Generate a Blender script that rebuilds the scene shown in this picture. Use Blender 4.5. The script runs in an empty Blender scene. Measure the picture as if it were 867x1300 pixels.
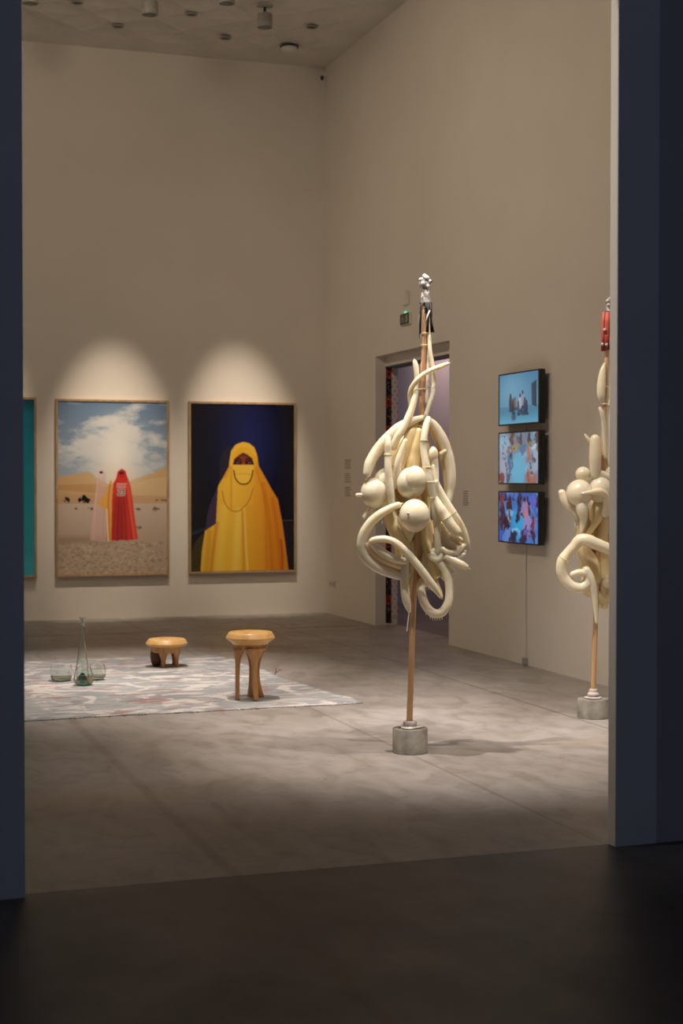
import bpy, bmesh, math, random
import numpy as np
from mathutils import Vector, Matrix
C = bpy.context.scene.collection
PI = math.pi
# ------------------------------------------------------------------ camera
F = 1947.86
YAW, PIT, ROL = math.radians(18.775), math.radians(1.190), math.radians(0.0152)
fw = Vector((math.sin(YAW)*math.cos(PIT), math.cos(YAW)*math.cos(PIT), -math.sin(PIT)))
rt = Vector((math.cos(YAW), -math.sin(YAW), 0)); up = rt.cross(fw)
rt2 = math.cos(ROL)*rt + math.sin(ROL)*up; up2 = -math.sin(ROL)*rt + math.cos(ROL)*up
cd = bpy.data.cameras.new('camera'); cam = bpy.data.objects.new('camera', cd); C.objects.link(cam)
M = Matrix((rt2, up2, -fw)).transposed().to_4x4(); M.translation = Vector((0, 0, 1.5)); cam.matrix_world = M
cd.sensor_fit = 'VERTICAL'; cd.sensor_height = 36; cd.sensor_width = 24; cd.lens = F/1300*36
cd.clip_start = .05; cd.clip_end = 100
cd.dof.use_dof = True; cd.dof.focus_distance = 8.5; cd.dof.aperture_fstop = 3.2
bpy.context.scene.camera = cam
# ------------------------------------------------------------------ world, exposure
w = bpy.data.worlds.new('world'); bpy.context.scene.world = w; w.use_nodes = True
w.node_tree.nodes['Background'].inputs[0].default_value = (.58, .68, .95, 1)
w.node_tree.nodes['Background'].inputs[1].default_value = .135
vs = bpy.context.scene.view_settings
vs.view_transform = 'Standard'; vs.look = 'None'; vs.gamma = 1; vs.exposure = 0; vs.use_curve_mapping = False
YB, XR, H, YF = 16.551, 5.421, 6.143, 5.555
YD0, YD1, HD = 12.906, 14.858, 2.77
# ------------------------------------------------------------------ gallery spots: the track spotlights plus unseen added fills
WARM, MILD = (1, .79, .56), (1, .88, .77)
def spot(name, loc, aim, watts, cone, blend=.6, col=WARM, rad=.04):
    l = bpy.data.lights.new(name, 'SPOT'); l.energy = watts; l.color = col
    l.spot_size = math.radians(cone); l.spot_blend = blend; l.shadow_soft_size = rad
    o = bpy.data.objects.new(name, l); C.objects.link(o); o.location = loc
    o.rotation_euler = (Vector(aim)-Vector(loc)).to_track_quat('-Z', 'Y').to_euler()
    o['kind'] = 'structure'
    return o
spot('lamp_and_fill_spot', (1.955, 14.95, 5.86), (1.45, 16.55, 1.5), 620, 23, 1, (1, .82, .62))
spot('lamp_and_fill_spot', (3.0, 14.484, 5.86), (3.0, 16.55, 1.5), 1000, 23, 1, (1, .82, .62))
spot('lamp_and_fill_spot', (4.145, 14.527, 5.86), (4.46, 16.55, 1.5), 1000, 23, 1, (1, .82, .62))
spot('lamp_and_fill_spot', (1.98, 7.62, 5.9), (3.2, 8.05, .9), 960, 38, .9, MILD)       # key on the first sculpture
spot('lamp_and_fill_spot', (4.2, 6.6, 5.9), (3.1, 7.9, 1.0), 500, 40, .9, MILD)
spot('lamp_and_fill_spot', (2.9, 7.3, 5.9), (4.6, 8.9, 1.0), 700, 40, .9, MILD)      # on the second sculpture
spot('lamp_and_fill_spot', (2.45, 9.9, 5.9), (2.75, 10.3, 0), 840, 42, .9, MILD)      # rug, tall stool
spot('lamp_and_fill_spot', (2.3, 5.85, 5.9), (3.1, 7.9, 1.3), 640, 34, .9, MILD)  # unseen fill spot, added to brighten the camera side of the balloons
spot('lamp_and_fill_spot', (2.6, 12.1, 5.9), (2.3, 12.0, 0), 860, 36, .9, MILD)     # rug, low stool
spot('lamp_and_fill_spot', (1.0, 11.0, 5.9), (1.7, 11.2, 0), 300, 44, .9, MILD)
spot('lamp_and_fill_spot', (-1.5, 7.4, 5.9), (5.0, 6.6, 2.6), 420, 50, 1, (1, .86, .72), .15)  # unseen spot, added to brighten the right jamb reveal and near wall
spot('lamp_and_fill_spot', (-1.2, 6.35, 5.9), (3.07, 5.6, 2.3), 420, 34, 1, (1, .9, .8), .15)  # second added spot without a fixture, lifting the same reveal
# wide unseen washes, added to lift the right and back walls
spot('lamp_and_fill_spot', (.6, 9.0, 5.9), (5.42, 10.5, 3.0), 190, 95, 1, WARM, .3)
spot('lamp_and_fill_spot', (.6, 12.5, 5.9), (5.42, 13.5, 3.0), 150, 95, 1, WARM, .3)
spot('lamp_and_fill_spot', (1.2, 11.5, 5.9), (2.6, 16.55, 4.0), 120, 95, 1, WARM, .3)
def area(name, loc, aim, watts, size, col):
    l = bpy.data.lights.new(name, 'AREA'); l.energy = watts; l.color = col; l.shape = 'SQUARE'; l.size = size
    o = bpy.data.objects.new(name, l); C.objects.link(o); o.location = loc
    o.rotation_euler = (Vector(aim)-Vector(loc)).to_track_quat('-Z', 'Y').to_euler(); o['kind'] = 'structure'
    return o
area('side_room_light', (6.15, 15.9, 3.5), (6.4, 16.2, 0), 15, .5, (1, .80, .76))
# unseen spots added on the hidden left side for bounce light
spot('lamp_and_fill_spot', (-2.2, 9.0, 5.9), (-4.35, 9.3, 1.6), 620, 60, .9)
spot('lamp_and_fill_spot', (-2.2, 13.0, 5.9), (-4.35, 13.3, 1.6), 620, 60, .9)
spot('lamp_and_fill_spot', (-1.2, 14.6, 5.9), (-1.5, 16.55, 1.6), 330, 50, .9)

# ------------------------------------------------------------------ materials
def s2l(c):
    c = np.asarray(c, float); c = c/255. if c.max() > 1.001 else c
    return np.where(c <= .04045, c/12.92, ((c+.055)/1.055)**2.4)
def mat(name, col=(.8,.8,.8), rough=.5, **k):
    m = bpy.data.materials.new(name); m.use_nodes = True
    b = m.node_tree.nodes['Principled BSDF']
    b.inputs['Base Color'].default_value = (*col, 1); b.inputs['Roughness'].default_value = rough
    for a, v in k.items(): b.inputs[a.replace('_', ' ')].default_value = v
    return m
def noisy(name, c1, c2, scale=5, rough=.5, bump=0, stretch=(1,1,1), detail=6, distort=0, r1=.35, r2=.65, **k):
    m = mat(name, c1, rough, **k); t = m.node_tree; N = t.nodes; L = t.links
    b = N['Principled BSDF']
    tc = N.new('ShaderNodeTexCoord'); mp = N.new('ShaderNodeMapping'); mp.inputs['Scale'].default_value = stretch
    L.new(tc.outputs['Object'], mp.inputs[0])
    n = N.new('ShaderNodeTexNoise'); n.inputs['Scale'].default_value = scale; n.inputs['Detail'].default_value = detail
    n.inputs['Distortion'].default_value = distort
    L.new(mp.outputs[0], n.inputs['Vector'])
    r = N.new('ShaderNodeValToRGB'); r.color_ramp.elements[0].position = r1; r.color_ramp.elements[1].position = r2
    r.color_ramp.elements[0].color = (*c1, 1); r.color_ramp.elements[1].color = (*c2, 1)
    L.new(n.outputs['Fac'], r.inputs[0]); L.new(r.outputs[0], b.inputs['Base Color'])
    if bump:
        bp = N.new('ShaderNodeBump'); bp.inputs['Strength'].default_value = bump; bp.inputs['Distance'].default_value = .01
        L.new(n.outputs['Fac'], bp.inputs['Height']); L.new(bp.outputs[0], b.inputs['Normal'])
    return m
m_wall = noisy('painted_plaster', (.74,.70,.65), (.77,.73,.68), 1.5, .75, .03)
m_jamb = noisy('partition_paint', (.55,.55,.58), (.59,.59,.62), 2, .7, .02)
m_jamb2 = noisy('partition_paint_grey', (.36,.35,.37), (.39,.38,.40), 2, .7, .02)
m_ceil = noisy('ceiling_plaster', (.68,.66,.62), (.74,.71,.67), 3, .85)
m_side = noisy('side_room_paint', (.42,.36,.38), (.47,.40,.42), 1, .8)
m_dfloor = noisy('side_room_floor', (.16,.13,.12), (.20,.16,.15), 2, .5)
m_black = mat('black_plastic', (.012,.012,.014), .35)
m_fix = noisy('lamp_housing_paint', (.34,.34,.31), (.38,.38,.35), 8, .5)
m_dark = mat('dark_metal', (.03,.03,.03), .45)
m_frame = noisy('oak_frame', (.36,.24,.13), (.50,.35,.20), 30, .5, 0, (1,1,.2))
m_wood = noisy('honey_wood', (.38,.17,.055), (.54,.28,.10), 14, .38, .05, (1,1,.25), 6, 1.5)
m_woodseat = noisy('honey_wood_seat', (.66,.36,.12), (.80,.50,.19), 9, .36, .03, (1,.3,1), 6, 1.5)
m_legshade = noisy('shaded_leg_brown', (.07,.028,.012), (.13,.055,.022), 12, .5, .1)  # the shadowed stool leg, its shade put into a darker brown
m_pole = noisy('bamboo_pole', (.54,.32,.15), (.72,.47,.26), 25, .42, 0, (1,1,.12))
m_polec = noisy('copper_brown_pole', (.42,.22,.11), (.66,.42,.26), 40, .32, 0, (1,1,.1))
m_conc = noisy('cast_concrete', (.19,.18,.155), (.36,.34,.295), 11, .6, .25)
m_wrap = noisy('grey_white_wrapping', (.22,.21,.21), (.72,.70,.68), 38, .7, .5, (1,1,1), 3, 0, .42, .58)
m_cloth = noisy('pale_rolled_cloth', (.50,.45,.43), (.68,.62,.60), 30, .8, .2)
m_ribbon = mat('black_ribbon', (.004,.003,.005), .7)
m_wribbon = mat('white_ribbon', (.7,.66,.62), .5)
m_red = noisy('red_cloth', (.50,.06,.04), (.62,.14,.10), 25, .6)
m_blk2 = mat('dark_red_cloth', (.09,.01,.012), .6)
m_white = noisy('white_plastic', (.70,.68,.64), (.74,.72,.68), 4, .45)
m_grey = mat('grey_lettering', (.30,.28,.26), .7)
m_green = mat('lamp_green', (.02,.5,.25), .4, Emission_Color=(.05,.9,.45,1), Emission_Strength=1.2)
def balloon_mat(name, c1, c2):
    m = noisy(name, c1, c2, 9, .27, .10, (1,1,.5), 4, .6)
    b = m.node_tree.nodes['Principled BSDF']
    b.inputs['Subsurface Weight'].default_value = .55
    b.inputs['Subsurface Radius'].default_value = (1, .75, .35)
    b.inputs['Subsurface Scale'].default_value = .03
    b.inputs['Coat Weight'].default_value = .5; b.inputs['Coat Roughness'].default_value = .1
    t = m.node_tree; tr = t.nodes.new('ShaderNodeBsdfTranslucent'); tr.inputs[0].default_value = (.98, .80, .46, 1)
    mx = t.nodes.new('ShaderNodeMixShader'); mx.inputs[0].default_value = .14   # the thin skin lets light through
    t.links.new(b.outputs[0], mx.inputs[1]); t.links.new(tr.outputs[0], mx.inputs[2])
    t.links.new(mx.outputs[0], t.nodes['Material Output'].inputs[0])
    return m
m_bal = balloon_mat('cream_latex', (.98,.87,.66), (.99,.91,.74))
m_bal2 = balloon_mat('golden_latex', (.93,.74,.40), (.95,.82,.54))
m_glass = mat('green_glass', (.95,.99,.965), .01, Transmission_Weight=1, IOR=1.45)
m_glassg = mat('deep_green_glass', (.20,.62,.42), .03, Transmission_Weight=1, IOR=1.5)

def floor_mat():
    m = mat('polished_concrete', (.3,.28,.25), .42); t = m.node_tree; N = t.nodes; L = t.links; b = N['Principled BSDF']
    g = N.new('ShaderNodeNewGeometry'); sp = N.new('ShaderNodeSeparateXYZ'); L.new(g.outputs['Position'], sp.inputs[0])
    def noise(sc, det=7, dist=0, stretch=(1,1,1)):
        mp = N.new('ShaderNodeMapping'); mp.inputs['Scale'].default_value = stretch; L.new(g.outputs['Position'], mp.inputs[0])
        n = N.new('ShaderNodeTexNoise'); n.inputs['Scale'].default_value = sc; n.inputs['Detail'].default_value = det
        n.inputs['Distortion'].default_value = dist; L.new(mp.outputs[0], n.inputs['Vector']); return n.outputs['Fac']
    def ramp(fac, stops):
        r = N.new('ShaderNodeValToRGB'); e = r.color_ramp.elements
        e[0].position, e[0].color = stops[0][0], (*stops[0][1], 1); e[1].position, e[1].color = stops[-1][0], (*stops[-1][1], 1)
        for p, c in stops[1:-1]: x = e.new(p); x.color = (*c, 1)
        L.new(fac, r.inputs[0]); return r.outputs[0]
    def mix(kind, f, a, c):
        x = N.new('ShaderNodeMixRGB'); x.blend_type = kind
        if isinstance(f, float): x.inputs[0].default_value = f
        else: L.new(f, x.inputs[0])
        for i, v in ((1, a), (2, c)):
            if isinstance(v, tuple): x.inputs[i].default_value = (*v, 1)
            else: L.new(v, x.inputs[i])
        return x.outputs[0]
    base = ramp(noise(.9, 8, .6), [(.3, (.265,.235,.212)), (.5, (.32,.294,.278)), (.7, (.38,.357,.35))])
    fine = ramp(noise(5, 9, 1.2, (1,.5,1)), [(.32, (.78,.76,.73)), (.52, (1,1,1)), (.72, (1.12,1.12,1.12))])
    col = mix('MULTIPLY', 1., base, fine)
    yel = ramp(noise(.7, 3, .3, (.6,1.6,1)), [(.55, (0,0,0)), (.75, (1,1,1))])
    yf = N.new('ShaderNodeMath'); yf.operation = 'MULTIPLY'; L.new(yel, yf.inputs[0]); yf.inputs[1].default_value = .5
    col = mix('MIX', yf.outputs[0], col, (.44,.34,.20))
    dk = ramp(noise(14, 6, .5), [(.30, (.72,.70,.68)), (.42, (1,1,1))])
    col = mix('MULTIPLY', .6, col, dk)
    def joint(axis, at, width, tone):
        nonlocal col
        a = N.new('ShaderNodeMath'); a.operation = 'SUBTRACT'; L.new(sp.outputs[axis], a.inputs[0]); a.inputs[1].default_value = at
        ab = N.new('ShaderNodeMath'); ab.operation = 'ABSOLUTE'; L.new(a.outputs[0], ab.inputs[0])
        lt = N.new('ShaderNodeMapRange'); lt.inputs[1].default_value = width*.5; lt.inputs[2].default_value = width*1.3
        lt.inputs[3].default_value = 1; lt.inputs[4].default_value = 0; L.new(ab.outputs[0], lt.inputs[0])
        col = mix('MIX', lt.outputs[0], col, mix('MULTIPLY', 1., col, tone))
    joint(0, 1.48, .03, (.84,.80,.76)); joint(0, 3.05, .012, (.78,.74,.70)); joint(0, 4.5, .012, (.66,.62,.56))
    joint(1, 14.88, .03, (.5,.46,.42)); joint(1, 12.93, .03, (1.15,1.12,1.08)); joint(1, 5.60, .007, (.12,.10,.08))
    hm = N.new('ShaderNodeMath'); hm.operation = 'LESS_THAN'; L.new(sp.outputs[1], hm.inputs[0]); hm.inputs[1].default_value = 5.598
    col = mix('MIX', hm.outputs[0], col, mix('MULTIPLY', 1., col, (.22,.23,.25)))   # the hall slab beyond the joint, darkened further in colour for its dim light
    L.new(col, b.inputs['Base Color'])
    rr = N.new('ShaderNodeMapRange'); L.new(noise(3, 6), rr.inputs[0]); rr.inputs[3].default_value = .34; rr.inputs[4].default_value = .55
    L.new(rr.outputs[0], b.inputs['Roughness'])
    bp = N.new('ShaderNodeBump'); bp.inputs['Strength'].default_value = .06; bp.inputs['Distance'].default_value = .01
    L.new(noise(8, 8), bp.inputs['Height']); L.new(bp.outputs[0], b.inputs['Normal'])
    return m
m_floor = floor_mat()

# ------------------------------------------------------------------ helpers
def link(name, me, m=None, parent=None, smooth=False):
    if m: me.materials.append(m)
    o = bpy.data.objects.new(name, me); C.objects.link(o)
    if parent: o.parent = parent
    if smooth: me.polygons.foreach_set('use_smooth', [True]*len(me.polygons))
    return o
def tag(o, label=None, cat=None, group=None):
    if label: o['label'] = label
    if cat: o['category'] = cat
    if group: o['group'] = group
    return o
def empty(name, loc, rz=0, label=None, cat=None, group=None):
    o = bpy.data.objects.new(name, None); C.objects.link(o); o.location = loc; o.rotation_euler = (0, 0, rz)
    o.empty_display_size = .1
    return tag(o, label, cat, group)
def boxes(name, bl, m, parent=None, bevel=0):
    bm = bmesh.new()
    for x0, x1, y0, y1, z0, z1 in bl:
        g = bmesh.ops.create_cube(bm, size=1)['verts']
        for v in g: v.co = Vector(((x0+x1)/2+v.co.x*(x1-x0), (y0+y1)/2+v.co.y*(y1-y0), (z0+z1)/2+v.co.z*(z1-z0)))
    if bevel: bmesh.ops.bevel(bm, geom=bm.edges[:], offset=bevel, segments=2, affect='EDGES')
    me = bpy.data.meshes.new(name); bm.to_mesh(me); bm.free()
    return link(name, me, m, parent)
def struct(name, bl, m):
    o = boxes(name, bl, m); o['kind'] = 'structure'; return o
def pydata(name, v, f, m, parent=None, smooth=True):
    me = bpy.data.meshes.new(name); me.from_pydata([tuple(map(float, p)) for p in v], [], f); me.validate(); me.update()
    return link(name, me, m, parent, smooth)
def lathe(name, prof, m, parent=None, seg=48, loc=(0,0,0), smooth=True, wob=None, cap=True):
    v = []; f = []
    for r, z in prof:
        for k in range(seg):
            a = 2*PI*k/seg; q = r*(wob(a, z) if wob else 1)
            v.append((loc[0]+q*math.cos(a), loc[1]+q*math.sin(a), loc[2]+z))
    for i in range(len(prof)-1):
        for k in range(seg):
            a, b = i*seg+k, i*seg+(k+1) % seg; f.append((a, b, b+seg, a+seg))
    if cap:
        f.append(tuple(range(seg-1, -1, -1))); f.append(tuple(range((len(prof)-1)*seg, len(prof)*seg)))
    o = pydata(name, v, f, m, parent, smooth)
    if smooth:
        md = o.modifiers.new('e', 'EDGE_SPLIT'); md.split_angle = math.radians(38)
    return o
def spline(P, n):
    P = np.asarray(P, float); Q = np.vstack([2*P[0]-P[1], P, 2*P[-1]-P[-2]]); out = []
    for i in range(1, len(Q)-2):
        for t in np.arange(n)/n:
            a, b, c, d = Q[i-1], Q[i], Q[i+1], Q[i+2]
            out.append(.5*((2*b)+(-a+c)*t+(2*a-5*b+4*c-d)*t*t+(-a+3*b-3*c+d)*t**3))
    out.append(P[-1]); return np.array(out)
def tube_geo(P, seg=16, n=7, caps=(1,1), wr=0., seed=0, nib=0, off=0, close=True):
    """P: rows x,y,z,r -> verts, faces of a round-ended inflated tube"""
    S = spline(P, n); X = S[:, :3]; R = np.maximum(S[:, 3], .0008)
    rng = np.random.RandomState(seed)
    if wr: R = R*(1+wr*np.interp(np.arange(len(R)), np.arange(0, len(R)+3, 3), rng.uniform(-1, 1, len(np.arange(0, len(R)+3, 3)))))
    T = np.gradient(X, axis=0); T /= np.linalg.norm(T, axis=1)[:, None]+1e-9
    def capring(end):
        k = 0 if end == 0 else -1; s = -1 if end == 0 else 1
        cs = []; rs = []
        for a in (75, 50, 25) if end == 0 else (25, 50, 75):
            cs.append(X[k]+s*T[k]*R[k]*math.sin(math.radians(a))); rs.append(R[k]*math.cos(math.radians(a)))
        if nib and (nib == 3 or nib == end+1):
            tip = [(X[k]+s*T[k]*R[k]*1.05, R[k]*.22), (X[k]+s*T[k]*R[k]*1.5, R[k]*.16), (X[k]+s*T[k]*R[k]*1.62, R[k]*.26)]
            if end == 0: tip = tip[::-1]; cs = [t[0] for t in tip]+cs; rs = [t[1] for t in tip]+rs
            else: cs += [t[0] for t in tip]; rs += [t[1] for t in tip]
        return np.array(cs), np.array(rs), np.repeat(T[k][None], len(cs), 0)
    if caps[0]: c, r_, t_ = capring(0); X2 = np.vstack([c, X]); R2 = np.r_[r_, R]; T2 = np.vstack([t_, T])
    else: X2, R2, T2 = X, R, T
    if caps[1]:
        c, r_, t_ = capring(1); X2 = np.vstack([X2, c]); R2 = np.r_[R2, r_]; T2 = np.vstack([T2, t_])
    N = np.cross(T2[0], [0, 0, 1.]);
    if np.linalg.norm(N) < .1: N = np.cross(T2[0], [1., 0, 0])
    N /= np.linalg.norm(N); v = []; f = []
    for i in range(len(X2)):
        N = N-T2[i]*(N@T2[i]); N /= np.linalg.norm(N); B = np.cross(T2[i], N)
        for k in range(seg):
            a = 2*PI*k/seg; v.append(X2[i]+R2[i]*(math.cos(a)*N+math.sin(a)*B))
    for i in range(len(X2)-1):
        for k in range(seg):
            a, b = off+i*seg+k, off+i*seg+(k+1) % seg; f.append((a, b, b+seg, a+seg))
    if close:
        f.append(tuple(off+k for k in range(seg-1, -1, -1))); f.append(tuple(off+(len(X2)-1)*seg+k for k in range(seg)))
    return v, f
def tubes(name, TL, m, parent=None, **k):
    v = []; f = []
    for P in TL:
        a, b = tube_geo(P, off=len(v), **k); v += a; f += b
    return pydata(name, v, f, m, parent)

# ------------------------------------------------------------------ printed pictures: computed colours on a fine grid
class Pic:
    def __init__(s, w, h, x0, y0, x1, y1, seed=1):
        s.w, s.h = w, h; s.X, s.Y = np.meshgrid(np.linspace(x0, x1, w), np.linspace(y0, y1, h))
        s.A = np.zeros((h, w, 3)); s.rng = np.random.RandomState(seed)
    def noise(s, sx, sy, oct=4):
        out = np.zeros((s.h, s.w)); amp = 1; tot = 0
        for o in range(oct):
            nx, ny = int(max(2, (s.X[0, -1]-s.X[0, 0])/sx*2**o))+2, int(max(2, (s.Y[-1, 0]-s.Y[0, 0])/sy*2**o))+2
            g = s.rng.rand(ny, nx); u = np.linspace(0, nx-1.001, s.w); v = np.linspace(0, ny-1.001, s.h)
            i, j = u.astype(int), v.astype(int); a, b = u-i, v-j; a = a*a*(3-2*a); b = (b*b*(3-2*b))[:, None]
            q = (g[j][:, i]*(1-a)+g[j][:, i+1]*a)*(1-b)+(g[j+1][:, i]*(1-a)+g[j+1][:, i+1]*a)*b
            out += amp*q; tot += amp; amp *= .55
        return out/tot
    def poly(s, pts, wobble=0):
        X, Y = s.X, s.Y; m = np.zeros(X.shape, bool); n = len(pts)
        for i in range(n):
            (x0, y0), (x1, y1) = pts[i], pts[(i+1) % n]
            if y0 == y1: continue
            c = ((y0 > Y) != (y1 > Y)) & (X < (x1-x0)*(Y-y0)/(y1-y0)+x0); m ^= c
        return s.blur(m.astype(float))
    def blur(s, m, n=1):
        for _ in range(n):
            p = np.pad(m, 1, mode='edge'); m = (p[:-2, 1:-1]+p[2:, 1:-1]+p[1:-1, :-2]+p[1:-1, 2:]+2*p[1:-1, 1:-1])/6
        return m
    def ell(s, cx, cy, rx, ry, soft=.25):
        d = np.sqrt(((s.X-cx)/rx)**2+((s.Y-cy)/ry)**2); return np.clip((1+soft/2-d)/soft, 0, 1)
    def curve(s, pts, wd):
        S = spline(np.array(pts, float), 34); d = np.full(s.X.shape, 1e9)
        for a in S: d = np.minimum(d, (s.X-a[0])**2+(s.Y-a[1])**2)
        return np.clip(1.5-np.sqrt(d)/wd, 0, 1)
    def put(s, m, col, a=1.):
        col = np.asarray(col, float); m = (m*a)[..., None]; s.A = s.A*(1-m)+m*col
    def build(s, name, o, u, v, mt, parent=None, gain=(1, 1, 1)):
        """o: top-left corner, u: full width vector, v: full height vector (downwards)"""
        o, u, v = map(np.array, (o, u, v)); a = np.linspace(0, 1, s.w)[None, :, None]; b = np.linspace(0, 1, s.h)[:, None, None]
        P = (o+a*u+b*v).reshape(-1, 3); me = bpy.data.meshes.new(name)
        idx = np.arange(s.w*s.h).reshape(s.h, s.w)
        q = np.stack([idx[:-1, :-1], idx[1:, :-1], idx[1:, 1:], idx[:-1, 1:]], -1).reshape(-1, 4)
        me.vertices.add(len(P)); me.vertices.foreach_set('co', P.ravel())
        me.loops.add(q.size); me.loops.foreach_set('vertex_index', q.ravel().astype(np.int32))
        me.polygons.add(len(q)); me.polygons.foreach_set('loop_start', np.arange(0, q.size, 4, dtype=np.int32))
        me.update(calc_edges=True)
        ca = me.color_attributes.new('print_colour', 'FLOAT_COLOR', 'POINT')
        lin = s2l(np.clip(s.A, 0, 254)/255.); g_ = np.array(gain); lin = .93*g_*lin/(1+(g_-1)*lin); rgba = np.concatenate([lin, np.ones((s.h, s.w, 1))], -1)
        ca.data.foreach_set('color', rgba.ravel())
        return link(name, me, mt, parent)
def print_mat(name, gain=(1,1,1), rough=.25, emit=0):
    m = mat(name, (0,0,0), rough); t = m.node_tree; N = t.nodes; L = t.links; b = N['Principled BSDF']
    a = N.new('ShaderNodeVertexColor'); a.layer_name = 'print_colour'
    if emit:
        L.new(a.outputs[0], b.inputs['Emission Color']); b.inputs['Emission Strength'].default_value = emit
    else:
        x = N.new('ShaderNodeMixRGB'); x.blend_type = 'MULTIPLY'; x.inputs[0].default_value = 1
        L.new(a.outputs[0], x.inputs[1]); x.inputs[2].default_value = (*gain, 1); x.use_clamp = True; L.new(x.outputs[0], b.inputs['Base Color'])
    return m
m_print = print_mat('photographic_print', (1, 1, 1), .2)
m_fab = print_mat('woven_textile', (1, 1, 1), .9)
m_screen = print_mat('lit_screen', emit=.72, rough=.15)

# ------------------------------------------------------------------ setting
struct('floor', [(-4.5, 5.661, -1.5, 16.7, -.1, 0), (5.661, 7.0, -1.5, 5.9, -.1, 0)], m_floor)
def ceiling():
    d = .1625; nx, ny = 64, 70; x0, y0 = -4.55, 5.6
    tri = lambda t: abs((t/.65) % 1-.5)*2
    v = [(x0+i*d, y0+j*d, H+.003+.085*min(1, max(0, (5.25-x0-i*d)*2), 1)*min(1, max(0, (16.4-y0-j*d)*3))*min(tri(x0+i*d+y0+j*d), tri(x0+i*d-y0-j*d+30))) for j in range(ny) for i in range(nx)]
    f = []
    for j in range(ny-1):
        for i in range(nx-1):
            a, b, c, e = j*nx+i, j*nx+i+1, (j+1)*nx+i+1, (j+1)*nx+i
            f += [(a, e, b), (b, e, c)] if (i+j) % 2 else [(a, e, c), (a, c, b)]
    o = pydata('ceiling', v, f, m_ceil, None, False); o['kind'] = 'structure'
    md = o.modifiers.new('thick', 'SOLIDIFY'); md.thickness = -.15; md.offset = 1
ceiling()
TR = XR+.11
struct('ceiling_hall', [(-4.5, 7.0, -1.5, YF, 6.2, 6.35)], m_ceil)
struct('wall_hall_left', [(-4.6, -4.5, -1.5, YF, 0, 6.35)], m_jamb)
struct('wall_hall_right', [(7.0, 7.1, -1.5, YF+.1, 0, 6.35)], m_jamb)
struct('wall_back', [(-4.5, 5.66, YB, YB+.15, 0, 6.35)], m_wall)
struct('wall_right', [(XR, XR+.24, YF+.1, YD0, 0, 6.35), (XR, XR+.24, YD1, YB, 0, 6.35), (XR, XR+.24, YD0, YD1, HD, 6.35),
                      (TR, XR+.24, YD0, YD1, 2.67, HD)], m_wall)
struct('wall_left', [(-4.5, -4.35, YF+.1, YB, 0, 6.35)], m_wall)
struct('wall_front_left', [(-4.5, .689, YF, YF+.065, 0, 6.35)], m_jamb)
struct('trim_2', [(3.072, 3.262, YF+.004, YF+.062, 0, 6.35)], m_wall)
struct('wall_front_right', [(3.073, 3.262, YF, YF+.004, 0, 6.35)], m_jamb)
struct('trim_3', [(3.262, 7.0, YF+.008, YF+.1, 0, 6.35)], m_jamb2)
struct('wall_front_lintel', [(.689, 3.072, YF, YF+.062, 3.6, 6.35)], m_jamb)
struct('wall_side_room', [(6.65, 6.8, 12.0, 20.2, 0, 3.6), (5.66, 6.65, 20.0, 20.15, 0, 3.6), (5.66, 6.65, 11.9, 12.0, 0, 3.6)], m_side)
struct('ceiling_side_room', [(5.66, 6.8, 11.9, 20.2, 3.6, 3.7)], m_side)
struct('floor_side_room', [(5.661, 6.8, 11.9, 20.2, -.1, -.001)], m_dfloor)
struct('trim_1', [(TR-.004, XR+.245, YD0, YD1, 2.655, 2.671)], m_dark)

# ------------------------------------------------------------------ ceiling fittings
def lamp(x, y, z0, label):
    o = empty('track_spotlight', (x, y, H), 0, label, 'spotlight', 'spotlights near the back wall')
    boxes('mounting_plate', [(-.075, .075, -.03, .03, -.025, .005)], m_fix, o, .004)
    lathe('swivel_arm', [(.014, -.10), (.014, -.02)], m_dark, o, 12)
    lathe('housing', [(.02, -.088), (.072, -.09), (.076, -.098), (.076, -.170), (.073, -.172), (.073, -.178), (.076, -.180),
                      (.076, -.222), (.070, -.224), (.066, -.210), (.05, -.16), (.01, -.155)], m_fix, o, 32, cap=False)
lamp(2.998, 14.484, 0, 'pale cylindrical ceiling spotlight over the desert photograph')
lamp(4.145, 14.527, 0, 'pale cylindrical ceiling spotlight on a swivel arm, nearest the smoke detector')
lamp(1.876, 14.503, 0, 'ceiling spotlight cut by the frame at the upper left, beside the dark partition')
lamp(3.605, 13.914, 0, 'ceiling spotlight of which only the bottom rim shows between two whole spotlights')
for (x, y), lb in zip([(2.399, 15.044), (2.919, 15.687), (3.537, 15.056), (4.061, 15.741), (4.803, 15.073)],
        ['small recessed ceiling disc, leftmost of the five', 'small recessed ceiling disc below left of the left whole spotlight',
         'small recessed ceiling disc between the two whole spotlights, at the height of the right one',
         'small recessed ceiling disc below left of the right whole spotlight, lowest of the five',
         'small recessed ceiling disc right of the spotlights, above the smoke detector']):
    o = empty('recessed_fitting', (x, y, H), 0, lb, 'ceiling fitting', 'small recessed discs in the ceiling')
    lathe('rim', [(.062, .0), (.064, -.006), (.052, -.012), (.045, -.004)], m_fix, o, 28, cap=False)
    lathe('recess', [(.045, .004), (.045, -.003)], m_dark, o, 24)
o = empty('smoke_detector', (4.788, 15.833, H), 0, 'white domed smoke detector on the ceiling near the back corner', 'smoke detector')
lathe('base_plate', [(.10, .003), (.10, -.012), (.085, -.014)], m_dark, o, 36)
lathe('dome', [(.088, -.014), (.086, -.03), (.07, -.045), (.04, -.052), (.005, -.054)], m_white, o, 36)
o = empty('security_camera', (XR-.02, 16.44, 6.02), 0, 'tiny camera high in the corner just under the ceiling', 'camera')
boxes('bracket', [(-.05, .02, -.02, .02, .0, .03)], m_white, o, .004)
lathe('lens_body', [(.005, -.045), (.018, -.04), (.02, -.01), (.02, 0)], m_dark, o, 16, (-.05, -.02, 0))

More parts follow.
